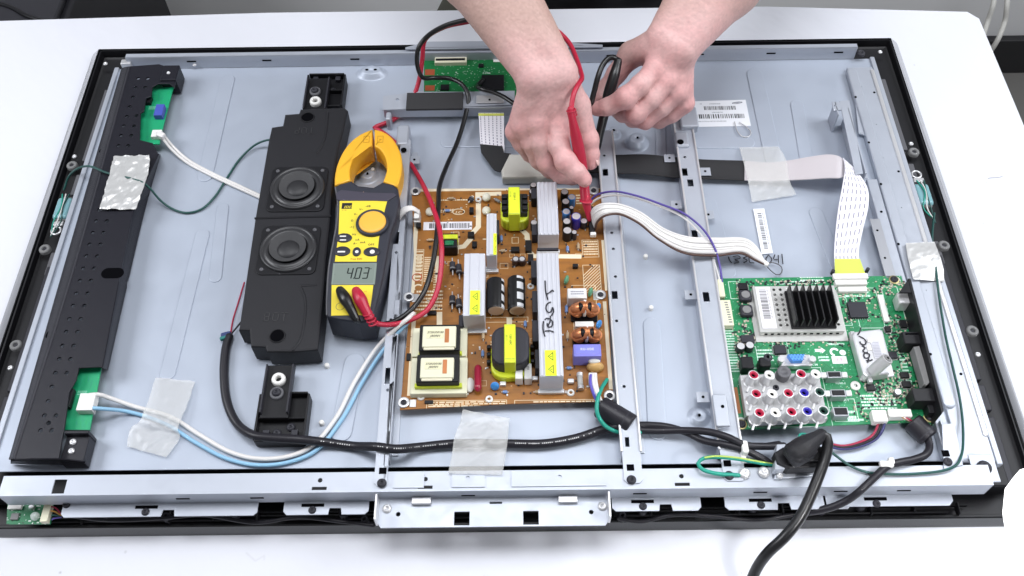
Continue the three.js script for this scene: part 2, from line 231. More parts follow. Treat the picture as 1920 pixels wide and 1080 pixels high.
// top rail: a folded lip along the far edge
plate(tv, 'top_rail', rectPts(-0.003, (-.2674 + -.2619) / 2, 0.868, -.2619 - -.2674), 0.06, 0.0012, M.rail);
const webTop = -.2619 + .0004, webLow = -0.2612;
band(tv, 'rail_web', [[-0.437, 0.0598, webTop], [0, 0.0598, webTop], [0.431, 0.0598, webTop]], [[-0.437, 0.0425, webLow], [0, 0.0425, webLow], [0.431, 0.0425, webLow]], 0.0012, M.rail, 4, 2);
for (const x of [-0.36, -0.27, -0.165, 0.075, 0.14, 0.245, 0.33, 0.41]) part(tv, 'rail_slot', stadiumSlot(0.011, 0.002), M.hole, [x, 0.053, webTop + (webLow - webTop) * 0.39 + 0.0009], [Math.atan2(webTop - webLow, 0.0173), 0, 0]);
function stadiumSlot(w, h) { return cached('slot' + k4(w) + k4(h), () => new RoundedBoxGeometry(w, h, 0.0004, 1, 0.0002)); }
screw(tv, [-.3575,.048,-.2599], 0.0025, M.bright); screw(tv, [.4367,.05,-.2608], 0.0055, M.charcoal, 'corner_screw'); screw(tv, [.4331,.052,.2664], 0.0065, M.charcoal, 'corner_screw');
// thin bright side edges of the screen module
for (const s of [-1, 1]) part(tv, 'side_edge', rboxG(0.0055, 0.008, 0.522, 0.001), M.rail, [s * 0.4525, 0.0405, -0.001]);
part(tv, 'corner_block', rboxG(0.012, 0.008, 0.008, 0.001), M.bright, [-.4383,.05,-.2612]);

// bottom channel, its web and the screw flanges below it
const chZ0 = 0.2662, chZ1 = 0.2848, chTop = 0.058;
const holesCh = [[-.3685,.2735,.0113,.0139]]; for (const [x, y] of [[617,905],[803,905],[890,905],[998,905],[1267,898],[1496,880]]) holesCh.push([0, 0, 0]);
plate(tv, 'bottom_channel', rectPts(0.003, (chZ0 + chZ1) / 2, 0.862, chZ1 - chZ0), chTop, 0.0012, M.rail, { holes: [[-0.3765, 0.2765, 0.011, 0.013], ...[-0.149, -0.057, -0.012, 0.166, 0.33].map((x) => [x, 0.2735, 0.0022]), ...[-0.149, -0.057, 0.166].map((x) => [x, 0.281, 0.013, 0.003])] });
part(tv, 'channel_web', rboxG(0.862, 0.021, 0.0012, 0.0003), M.rail, [0.003, 0.0472, chZ1 - 0.0006]);
for (const [x, w] of [[-0.205, .012], [0.13, .012], [0.305, .012], [0.36, .012], [0.235, .012], [-0.02, .012], [-0.27, .012]]) part(tv, 'channel_slot', stadiumSlot(w, 0.0022), M.hole, [x, 0.0475, chZ1 + 0.0002]);
for (const [x0, x1, cut] of [[-0.379, -0.206, 1], [-0.183, -0.108, 1], [0.106, 0.184, 1], [0.205, 0.292, 1], [0.294, 0.405, 0]]) { const w = x1 - x0, xm = (x0 + x1) / 2; const z0 = chZ1, z1 = 0.2968; const pts = cut ? [[x0, z0], [x1, z0], [x1, z1 - 0.003], [x1 - 0.003, z1], [xm + 0.014, z1], [xm + 0.013, z1 - 0.006], [xm + 0.003, z1 - 0.006], [xm + 0.002, z1], [x0 + 0.003, z1], [x0, z1 - 0.003]] : [[x0, z0], [x1, z0], [x1, z1 - 0.006], [x1 - 0.004, z1 - 0.002], [x0 + 0.02, z1 - 0.002], [x0 + 0.018, z1], [x0, z1]]; plate(tv, 'screw_flange', pts, 0.0375, 0.0012, M.rail); part(tv, 'flange_slot', stadiumSlot(0.02, 0.003), M.hole, [xm - 0.012, 0.0377, z0 + 0.0035], [Math.PI / 2, 0, 0]); screw(tv, [xm - 0.012, 0.0375, z0 + 0.008], 0.0035); }
screw(tv, [-.3761,.0375,.2851], 0.0035);

// stand bracket in the middle of the bottom channel
{
  const b = [.0017,.2989,.1979,.0251]; const z0 = chZ1 + 0.001, z1 = 0.3112;
  plate(tv, 'stand_bracket', [[-0.0985, z0], [0.1015, z0], [0.1015, z1 - 0.004], [0.0985, z1], [-0.0955, z1], [-0.0985, z1 - 0.004]], 0.0425, 0.0016, M.rail, { holes: [[-0.0255, z1 - 0.0075, 0.0135, 0.0125], [0.0345, z1 - 0.0075, 0.0135, 0.0125], [-0.081, z1 - 0.012, 0.0022], [0.087, z1 - 0.012, 0.0022], [0.004, z0 + 0.004, 0.011, 0.002]] });
  for (const s of [-1, 1]) { part(tv, 'bracket_ear', rboxG(0.0018, 0.016, 0.023, 0.0006), M.bright, [0.0015 + s * 0.1005, 0.0495, z0 + 0.0118]); screw(tv, [0.003 + s * 0.094, 0.0425, z0 + 0.0085], 0.0042, M.bright); part(tv, 'bracket_tab', rboxG(0.017, 0.004, 0.006, 0.0008), M.bright, [0.003 + s * 0.064, 0.0455, z0 + 0.003]); }
  part(tv, 'bracket_foot', rboxG(0.2, 0.01, 0.002, 0.0006), M.black, [0.003, 0.0335, z1 - 0.004]);
  plate(tv, 'channel_tab', [[-0.085, chZ0 + 0.002], [-0.058, chZ0 + 0.002], [-0.058, chZ1 - 0.003], [-0.085, chZ1 - 0.003]], chTop + 0.0012, 0.001, M.rail); plate(tv, 'channel_tab', [[-0.034, chZ0 + 0.001], [-0.005, chZ0 + 0.001], [-0.005, chZ1 - 0.003], [-0.034, chZ1 - 0.003]], chTop + 0.0012, 0.001, M.rail, { holes: [[-0.02, 0.2735, 0.002]] }); plate(tv, 'channel_tab', [[0.018, chZ0 + 0.001], [0.1, chZ0 + 0.001], [0.1, chZ1 - 0.003], [0.018, chZ1 - 0.003]], chTop + 0.0012, 0.001, M.rail, { holes: [[0.06, 0.2735, 0.002]] });
}

// vertical rails
function rail(x0, x1, z0, z1, top, { slots = [], dots = [], lip = 0, foot = true, ramp } = {}) {
  const g = new THREE.Group(); g.name = 'vertical_rail'; const w = x1 - x0, xm = (x0 + x1) / 2; g.position.set(xm, PAN, (z0 + z1) / 2); tv.add(g);
  plate(g, 'rail_face', [[x0 + 0.002, z0], [x1 - 0.002, z0], [x1, z0 + 0.002], [x1, z1 - 0.003], [x1 - 0.003, z1], [x0 + 0.003, z1], [x0, z1 - 0.003], [x0, z0 + 0.002]], top, 0.0012, M.rail, { holes: [...slots, ...dots.map(([[x, z]]) => [x, z, 0.0016])], curve: 6 });
  for (const x of [x0 + 0.0006, x1 - 0.0006]) part(g, 'rail_side', rboxG(0.0012, top - PAN - 0.0015, z1 - z0 - 0.03, 0.0003), M.rail, [x, PAN + (top - PAN - 0.0015) / 2, (z0 + z1) / 2 - 0.012]);
  if (lip) for (const x of [x0 - 0.0004, x1 + 0.0004]) part(g, 'rail_lip', rboxG(0.0022, 0.0022, z1 - z0 - 0.03, 0.0008), M.bright, [x, top + 0.0007, (z0 + z1) / 2 - 0.014]);
  part(g, 'rail_flange', rboxG(0.006, 0.0012, z1 - z0 - 0.04, 0.0004), M.rail, [x1 + 0.003, PAN + 0.0012, (z0 + z1) / 2 - 0.015]);
  return g;
}
const RA = rail(-.1016, -.0903, -0.125, 0.28, 0.0595, { slots: [[-.096,.1715,.006,.0169], [-.092,.2551,.0047,.0116], [-.0924,.0957,.0057,.0167], [-.0986,.0111,.006,.0157]], dots: [[[-.0955,.1866]], [[-.0972,.0298]], [[-.0975,.1101]]] });
const RB = rail(.1158, .132, -0.134, 0.28, 0.0595, { lip: 1, slots: [[.1212,-.0733,.0057,.0098], [.1206,.0846,.0057,.0094], [.1211,.2412,.0038,.0093]], dots: [[[.1227,.0082]], [[.123,.0286]], [[.1215,-.0973]], [[.1204,.1145]], [[.1224,.1857]], [[.1228,.0627]]] });
const RC = rail(.2021, .2213, -0.19, 0.279, 0.0595, { lip: 1, slots: [[.2063,-.0722,.0057,.0105], [.2106,-.0569,.0062,.0096], [.2074,.011,.006,.0096], [.2098,.0881,.0062,.0112], [.205,.1683,.0059,.0136]], dots: [[[.2086,-.0934]], [[.2059,.1967]]] });
for (const [x, y, z] of [[-.0946,.0595,.2775],[.1221,.0595,.2771],[.2071,.0595,.2742]]) { screw(tv, [x, y, z], 0.0042); part(tv, 'rail_keyhole', rboxG(0.0065, 0.0004, 0.006, 0.0002), M.hole, [x, y + 0.0001, z - 0.0115]); }
for (const [x, y, z] of [[.1933,.052,-.0984],[.2299,.052,-.0786],[.1941,.052,-.0334],[.2261,.052,-.0192],[.1965,.052,.0808],[.1951,.052,.194],[-.0861,.052,-.101]]) { const t = part(tv, 'rail_tab', rboxG(0.012, 0.0014, 0.011, 0.0005), M.rail, [x, y, z]); part(t, 'tab_hole', cylG(0.0014, 0.0004, 10), M.hole, [x, y + 0.0008, z]); }
// raised clip on the middle rail, sockets at rail heads
{ const c = part(tv, 'rail_clip', rboxG(0.013, 0.004, 0.032, 0.0015), M.rail, [.2067,.066,.2148]); part(c, 'clip_hole', cylG(0.0016, 0.0004, 12), M.hole, [.2082,.0682,.2117]); }
{ const c = part(tv, 'rail_head', rboxG(0.014, 0.018, 0.03, 0.003), M.rail, [-.0995,.052,-.1312]); part(c, 'head_hole', cylG(0.0032, 0.0006, 16), M.hole, [-.0972,.0612,-.1077]); }
{ const c = part(tv, 'rail_head', rboxG(0.016, 0.014, 0.022, 0.003), M.rail, [.2075,.056,-.1172]); part(c, 'head_hole', cylG(0.0036, 0.0006, 16), M.hole, [.2054,.0632,-.1122]); }
{ const c = part(tv, 'rail_head', rboxG(0.02, 0.012, 0.03, 0.002), M.rail, [.218,.06,-.1477]); }

// right hand side rail group
{
  plate(tv, 'side_rail', rectPts(0.433, 0.008, 0.03, 0.5), 0.0465, 0.0045, M.rail, { holes: [-0.21, -0.15, -0.1, -0.03, 0.03, 0.075, 0.12].map((z, i) => [0.4285 + 0.004 * (i % 2), z, 0.0014]), bevel: 0.0008 });
  plate(tv, 'side_rail_ridge', [...stadium([0.4215, -0.232], [0.4215, 0.2], 0.006)], 0.0495, 0.007, M.rail, { bevel: 0.0015 });
  plate(tv, 'cable_channel', rectPts(0.407, 0.095, 0.011, 0.32), 0.0525, 0.0095, M.rail, { bevel: 0.001 });
  for (const [x, z, h] of [[0.4165, -0.19, .0497], [0.4165, -0.12, .0497], [0.4165, -0.06, .0497], [0.4165, 0.02, .0497], [0.4165, 0.09, .0497], [0.4165, 0.15, .0497], [0.441, -0.2, .0467], [0.441, -0.08, .0467], [0.441, 0.05, .0467], [0.441, 0.17, .0467], [0.407, -0.02, .0527], [0.407, 0.16, .0527], [0.407, 0.21, .0527]]) part(tv, 'rail_hole', cylG(0.0014, 0.0004, 10), M.hole, [x, h, z]);
  for (const z of [-0.07, 0.005, 0.04]) { const k = part(tv, 'rail_tab', rboxG(0.011, 0.0014, 0.01, 0.0005), M.rail, [0.398, 0.0525, z]); part(k, 'tab_hole', cylG(0.0013, 0.0004, 10), M.hole, [0.397, 0.0534, z]); }
  plate(tv, 'side_trim_strip', [...stadium([0.4462, -0.235], [0.4462, 0.232], 0.0022)], 0.048, 0.003, M.bright, { bevel: 0.0008 });
  part(tv, 'earth_strap', rboxG(0.0105, 0.001, 0.075, 0.0004), M.aluDark, [.3977,.053,.0272]);
  const b = thing('side_bracket', 'narrow folded steel bracket standing over the ribbon cable bend', 'bracket', [.3953,.042,-.1331]);
  plate(b, 'bracket_face', [[.3871,-.1634],[.3981,-.1648],[.3908,-.058],[.3825,-.0559]], 0.0705, 0.0014, M.rail, { bevel: 0.0004 });
  plate(b, 'bracket_ear', [[.3785,-.1619],[.3874,-.1617],[.388,-.1502],[.3777,-.1488]], 0.0705, 0.0014, M.rail, { holes: [[[.3809,-.1561], 0.0016]].map((h) => [h[0][0], h[0][1], 0.0014]) });
  plate(b, 'bracket_foot', [[.4151,-.1807],[.4184,-.1731],[.4169,-.132],[.4094,-.1362]], 0.0475, 0.0014, M.rail);
  part(b, 'bracket_web', rboxG(0.0016, 0.028, 0.095, 0.0004), M.rail, [.3943, 0.0565, -.1056]);
  part(b, 'bracket_post', rboxG(0.0016, 0.028, 0.02, 0.0004), M.rail, [.3819, 0.0565, -.1528]);
  // foot rail at the lower right
  plate(tv, 'foot_rail', [[.4036,.2274],[.4153,.2265],[.4119,.2668],[.3942,.2706]], 0.0595, 0.0014, M.rail, { bevel: 0.0004 });
  part(tv, 'foot_rail_side', rboxG(0.0014, 0.016, 0.045, 0.0004), M.rail, [.404,.0505,.2455]);
  screw(tv, [.3991,.0598,.2638], 0.004); part(tv, 'rail_keyhole', rboxG(0.0065, 0.0004, 0.006, 0.0002), M.hole, [.3994,.0598,.2558]);
  part(tv, 'corner_plate', rboxG(0.022, 0.0016, 0.026, 0.0006), M.rail, [.4336,.0508,.2664]);
}

// ---------- printed plates: a shaped plate with print on it, drawn in millimetres of the place ----------
function printed(parent, name, pts, top, th, ppm, draw, opt = {}) {
  const g = plateG(pts, top, th, opt), p = g.attributes.position, uv = g.attributes.uv; g.computeBoundingBox(); const b = g.boundingBox, w = b.max.x - b.min.x, d = b.max.z - b.min.z;
  for (let i = 0; i < p.count; i++) uv.setXY(i, (p.getX(i) - b.min.x) / w, 1 - (p.getZ(i) - b.min.z) / d);
  const t = tex(Math.round(w * 1000 * ppm), Math.round(d * 1000 * ppm), (x, W, H) => { x.setTransform(ppm, 0, 0, ppm, -b.min.x * 1000 * ppm, -b.min.z * 1000 * ppm); draw(x, b.min.x * 1000, b.min.z * 1000, w * 1000, d * 1000); });
  const m = new THREE.MeshPhysicalMaterial({ map: t, roughness: opt.rough ?? 0.5, side: THREE.DoubleSide, clearcoat: opt.coat ?? 0, clearcoatRoughness: 0.3 }); return centred(parent, name, g, m);
}
const FONT = (s, f = 'sans-serif', st = '') => `${st} ${s}px ${f}`.trim();

// ---------- perforated inverter cover down the left side ----------
{
  const t = thing('inverter_cover', 'long black perforated plastic cover over two green boards', 'cover', [-0.41, PAN, -0.01]);
  const holes = []; const H = (px) => holes.push(...px.map(([x, z]) => [x, z, 0.0027]));
  H([[-.4117,-.2216],[-.4005,-.2214],[-.4116,-.2068],[-.4005,-.2066],[-.4113,-.1914],[-.4117,-.1763],[-.4115,-.1613],[-.4008,-.162],[-.4118,-.1466],[-.4004,-.1464],[-.4116,-.1322],[-.4003,-.132],[-.4111,-.1171],[-.4005,-.1169]]);
  H([[-.4109,-.0126],[-.3998,-.0124],[-.4106,.0027],[-.3996,.0028],[-.4103,.0177],[-.3993,.0178],[-.41,.0324],[-.3991,.0326],[-.4095,.0476],[-.3987,.0477],[-.409,.0625],[-.3983,.0626],[-.4089,.0777],[-.3978,.0779],[-.4085,.0921],[-.3975,.0923],[-.4082,.1074],[-.3973,.1076],[-.4076,.1219],[-.3968,.1221],[-.4072,.1373],[-.3965,.1375],[-.4065,.1518],[-.3959,.152],[-.4062,.1667],[-.3956,.1668],[-.4058,.1812],[-.4053,.1961],[-.4048,.2106],[-.3941,.2108],[-.3989,.2181],[-.4042,.2254],[-.3941,.2256],[-.4111,-.0274],[-.3999,-.0272]]);
  plate(t, 'cover_face', [[-.4261,-.2422],[-.3922,-.2451],[-.3691,-.2357],[-.3663,-.2051],[-.3732,-.2121],[-.3869,-.2124],[-.392,-.2073],[-.3902,-.1927],[-.3957,-.1894],[-.3939,-.1693],[-.3968,-.166],[-.3894,-.1254],[-.3742,-.1204],[-.3644,-.1038],[-.3752,-.0268],[-.3688,.0877],[-.3641,.161],[-.3854,.1618],[-.3848,.1743],[-.388,.187],[-.3858,.2034],[-.3831,.2236],[-.3828,.2304],[-.3807,.253],[-.4202,.2535],[-.4186,.0455]], 0.064, 0.0018, M.cover, { holes, curve: 5, bevel: 0.0005 });
  { const [hx, , hz] = [-.3785,.0642,.0541]; plate(t, 'cable_hole', stadium([hx - .005, hz], [hx + .005, hz], .0062), .0644, .0008, M.hole); }
  band(t, 'cover_side', [[-.3647,.0638,-.1048],[-.3753,.0638,-.027],[-.3689,.0638,.0876],[-.364,.0638,.162]], [[-.3725,.044,-.1211],[-.3735,.044,-.0428],[-.3705,.044,.081],[-.3682,.044,.1533]], 0.0016, M.cover, 30, 3);
  band(t, 'cover_ledge', [[-.4261,.0636,-.2418],[-.4188,.0636,.0452],[-.4205,.0636,.2528]], [[-.4401,.054,-.2496],[-.4347,.054,.0382],[-.4298,.054,.249]], 0.0016, M.cover, 30, 3);
  tube(t, 'ledge_ridge', [[-.4258,.0638,-.2406],[-.4187,.0638,.0453],[-.4201,.0638,.2524]], 0.0011, M.charcoal, 6);
  band(t, 'cover_end', [[-.4231,.0638,.2534],[-.3807,.0638,.2534],[-.3593,.058,.2537]], [[-.4331,.045,.2481],[-.3894,.045,.2497],[-.365,.045,.251]], 0.0016, M.cover, 20, 2);
  block(t, 'end_tab', [-.3719,.239,.0211,.029], 0.058, 0.015, M.cover, 0.001); block(t, 'tab_wall', [-.3714,.2272,.0216,.0037], 0.064, 0.02, M.cover, 0.001); block(t, 'end_tab', [-.3758,-.2285,.0187,.0248], 0.066, 0.022, M.cover, 0.001);
  screw(t, [-.375,.058,.2345], 0.0032, M.bright); screw(t, [-.3742,.058,.2433], 0.003, M.bright); screw(t, [-.3769,.066,-.2276], 0.0022, M.bright);
  for (const p of [[-.4306,.0585,-.1162], [-.4265,.0585,.1213]]) part(t, 'ledge_hole', cylG(0.0042, 0.0012, 16), M.hole, p, [0, 0, 0.5]);
  const green = (x, x0, y0, w, h) => { x.fillStyle = '#0f9a68'; x.fillRect(x0, y0, w, h); const r = rng(4); for (let i = 0; i < 60; i++) { x.strokeStyle = `rgba(${5 + 20 * r()},${120 + 60 * r()},${80 + 40 * r()},.35)`; x.lineWidth = 0.4 + r(); x.beginPath(); const a = x0 + w * r(), b = y0 + h * r(); x.moveTo(a, b); x.lineTo(a + (r() - .5) * 6, b + (r() - .5) * 20); x.stroke(); } fakeLines(x, x0 + w * .3, y0 + h * .4, w * .3, 5, 3, 'rgba(220,240,225,.7)'); };
  printed(t, 'inverter_board', [[-.397,-.2237],[-.3724,-.2188],[-.3718,-.1382],[-.3708,-.127],[-.3971,-.1275],[-.4042,-.1808],[-.396,-.2002]], 0.055, 0.0016, 5, green);
  printed(t, 'inverter_board', [[-.3908,.1545],[-.3692,.1559],[-.3645,.2211],[-.3889,.2208],[-.3938,.1822]], 0.055, 0.0016, 5, green);
  block(t, 'blue_transformer', [-.3784,-.1731,.0097,.0176], 0.062, 0.008, mat(0.06, 0.09, 0.42, 0.4)); block(t, 'board_connector', [-.3751,-.1389,.0108,.0105], 0.06, 0.006, M.white); block(t, 'board_connector', [-.3708,.1965,.0147,.0175], 0.063, 0.009, M.white);
  block(t, 'board_support', [-.3966,-.1918,.0092,.0102], 0.06, 0.006, M.black); block(t, 'board_support', [-.3882,.1914,.0049,.0187], 0.062, 0.006, M.black);
}

// ---------- speaker box ----------
{
  const t = thing('speaker_box', 'black plastic speaker box with two square framed drivers', 'speaker', [-.2119,.042,-.0151]);
  const top = 0.069;
  plate(t, 'enclosure', [[-.2156,-.1643],[-.1661,-.1658],[-.1621,-.1616],[-.1638,-.1341],[-.1674,-.1043],[-.1678,-.0783],[-.1683,-.0429],[-.1662,-.0109],[-.1654,.0399],[-.1636,.0879],[-.1627,.1214],[-.1624,.1478],[-.1718,.1488],[-.1852,.1497],[-.2103,.1494],[-.2125,.1442],[-.2261,.1434],[-.2303,.1257],[-.2405,.125],[-.2407,.1142],[-.2441,-.0087],[-.2449,-.1197],[-.2443,-.1372],[-.2322,-.1394],[-.232,-.1564],[-.2166,-.1577]], top, 0.0265, M.blackMatte, { bevel: 0.0022 });
  plate(t, 'enclosure_seam', [[-.2446,-.01],[-.1656,-.0115],[-.1653,-.0094],[-.2443,-.0079]], 0.0696, 0.001, M.black);
  for (const [cx, cz] of [[-.2044, -.0471], [-.2041, .0321]]) {
    const d = plate(t, 'driver_frame', rrect(cx, cz, 0.06, 0.061, 0.007), top + 0.0014, 0.0022, M.black, { bevel: 0.0006 });
    part(d, 'surround', latheG([[0.0285, 0], [0.0285, 0.002], [0.0272, 0.0032], [0.0258, 0.0025], [0.0248, 0.0018], [0.0238, 0.0028], [0.0215, 0.0038], [0.0192, 0.0028], [0.0182, 0.0012]], 48), mat(0.03, 0.03, 0.032, 0.35), [cx, top + 0.0012, cz]);
    part(d, 'cone', latheG([[0.0185, 0.0018], [0.015, -0.0002], [0.0112, -0.0028], [0.0105, -0.003]], 48), mat(0.05, 0.05, 0.052, 0.75), [cx, top + 0.0048, cz]);
    part(d, 'dust_cap', latheG([[0.0112, 0], [0.0105, 0.0009], [0.0085, 0.0022], [0.005, 0.0032], [0, 0.0035]], 36), mat(0.018, 0.018, 0.02, 0.5), [cx, top + 0.0018, cz]);
    for (const sx of [-1, 1]) for (const sz of [-1, 1]) screw(d, [cx + sx * 0.0238, top + 0.0013, cz + sz * 0.0243], 0.0021, M.grey);
  }
  for (const p of [[-.2057,.0692,-.1508], [-.2024,.0692,.1327]]) { part(t, 'port_ring', latheG([[0.0064, -0.003], [0.0064, 0.0005], [0.0074, 0.0008], [0.0078, 0.0002], [0.0078, -0.001]], 28), M.black, p); part(t, 'port_hole', cylG(0.0064, 0.0006, 24), M.hole, p); }
  tube(t, 'moulded_ridge', [[-.1839,.0685,-.1576],[-.183,.0685,-.1309],[-.1844,.0685,-.1112],[-.1899,.0685,-.0974]], 0.0014, M.blackMatte, 6); tube(t, 'moulded_ridge', [[-.1876,.0685,.0753],[-.1811,.0685,.0904],[-.1786,.0685,.1208],[-.1806,.0685,.1385],[-.1856,.0685,.1477]], 0.0014, M.blackMatte, 6); tube(t, 'moulded_ridge', [[-.1876,.0685,.0753],[-.1724,.0685,.0749]], 0.0014, M.blackMatte, 6);
  const txt = (s, x, z, mir) => { const k = tex(256, 96, (c) => { c.fillStyle = '#161617'; c.fillRect(0, 0, 256, 96); c.fillStyle = '#202023'; c.font = 'bold 84px sans-serif'; c.textAlign = 'center'; if (mir) { c.translate(256, 96); c.rotate(Math.PI); } c.fillText(s, 128, 78); }); return k; };
  for (const [s, p, mir] of [['BOT', [-.2073,.0692,.1112], false], ['TOP', [-.2069,.0692,-.1307], true]]) part(t, 'moulded_lettering', letters(s, 0.0085, mir), mat(0.03, 0.03, 0.033, 0.55), p);
  // mounting trays and arms with rubber grommets
  for (const [b, zs, wp, sp] of [[[-.1945,-.2048,.0451,.0536], 1, [-.2013,.062,-.1809], [-.2038,.062,-.198]], [[-.1914,.2099,.0469,.0501], -1, [-.1976,.066,.1745], [-.1977,.064,.1884]]]) {
    const y = zs > 0 ? 0.058 : 0.055; plate(t, 'mount_tray', rrect(b[0], b[1], b[2], b[3], 0.004), y - 0.007, y - 0.007 - PAN, M.black, { bevel: 0.0008 });
    for (const s of [-1, 1]) { part(t, 'tray_wall', rboxG(0.0022, 0.009, b[3] - 0.004, 0.0008), M.black, [b[0] + s * (b[2] / 2 - 0.0011), y - 0.0035, b[1]]); part(t, 'tray_wall', rboxG(b[2] - 0.004, 0.009, 0.0022, 0.0008), M.black, [b[0], y - 0.0035, b[1] + s * (b[3] / 2 - 0.0011)]); part(t, 'tray_clip', rboxG(0.006, 0.004, 0.006, 0.0008), M.charcoal, [b[0] + s * 0.013, y - 0.004, b[1] + (zs > 0 ? -0.4 : 0.3) * b[3]]); }
    part(t, 'tray_rib', rboxG(b[2] - 0.004, 0.006, 0.0016, 0.0005), M.black, [b[0], y - 0.004, b[1] - zs * 0.001]);
    screw(t, [b[0] - 0.004, y - 0.007, b[1] + (zs > 0 ? -0.007 : 0.014)], 0.0042); screw(t, [b[0] + 0.008, y - 0.007, b[1] + (zs > 0 ? -0.005 : 0.008)], 0.0042);
    plate(t, 'mount_arm', rectPts(wp[0], (wp[2] + sp[2]) / 2 - zs * 0.004, 0.026, 0.055), y + 0.003, 0.004, M.black, { bevel: 0.0008 });
    for (const s of [-1, 1]) part(t, 'arm_rib', rboxG(0.0018, 0.007, 0.05, 0.0006), M.charcoal, [wp[0] + s * 0.0122, y + 0.005, (wp[2] + sp[2]) / 2 - zs * 0.003]);
    part(t, 'grommet', latheG([[0.0028, 0], [0.0028, 0.004], [0.0036, 0.005], [0.0058, 0.005], [0.0066, 0.003], [0.0066, 0]], 24), M.white, [wp[0], y + 0.003, wp[2]]); part(t, 'grommet', latheG([[0.0028, 0], [0.0028, 0.003], [0.006, 0.003], [0.0066, 0.001], [0.0066, 0]], 24), M.grey, [sp[0], y + 0.003, sp[2]]); screw(t, [sp[0], y + 0.006, sp[2]], 0.0042);
  }
}
// block capitals as low raised strokes
function letters(s, h, turned) {
  const L = { B: [[0, 0, 0, 1], [0, 0, .45, 0], [0, .5, .45, .5], [0, 1, .45, 1], [.5, .08, .5, .42], [.5, .58, .5, .92]], O: [[0, .15, 0, .85], [.15, 0, .45, 0], [.15, 1, .45, 1], [.6, .15, .6, .85]], T: [[0, 0, .6, 0], [.3, 0, .3, 1]], P: [[0, 0, 0, 1], [0, 0, .45, 0], [0, .5, .45, .5], [.5, .05, .5, .45]] };
  const gs = []; [...s].forEach((ch, i) => { for (const [a, b, c, d] of L[ch]) { const x0 = (i * 0.95 + a - 1.2) * h, z0 = (b - .5) * h, x1 = (i * 0.95 + c - 1.2) * h, z1 = (d - .5) * h; const g = new THREE.BoxGeometry(Math.abs(x1 - x0) + 0.0008, 0.0005, Math.abs(z1 - z0) + 0.0008); g.translate((x0 + x1) / 2, 0, (z0 + z1) / 2); gs.push(g); } });
  const g = mergeGeometries(gs); if (turned) g.rotateY(Math.PI); return g;
}

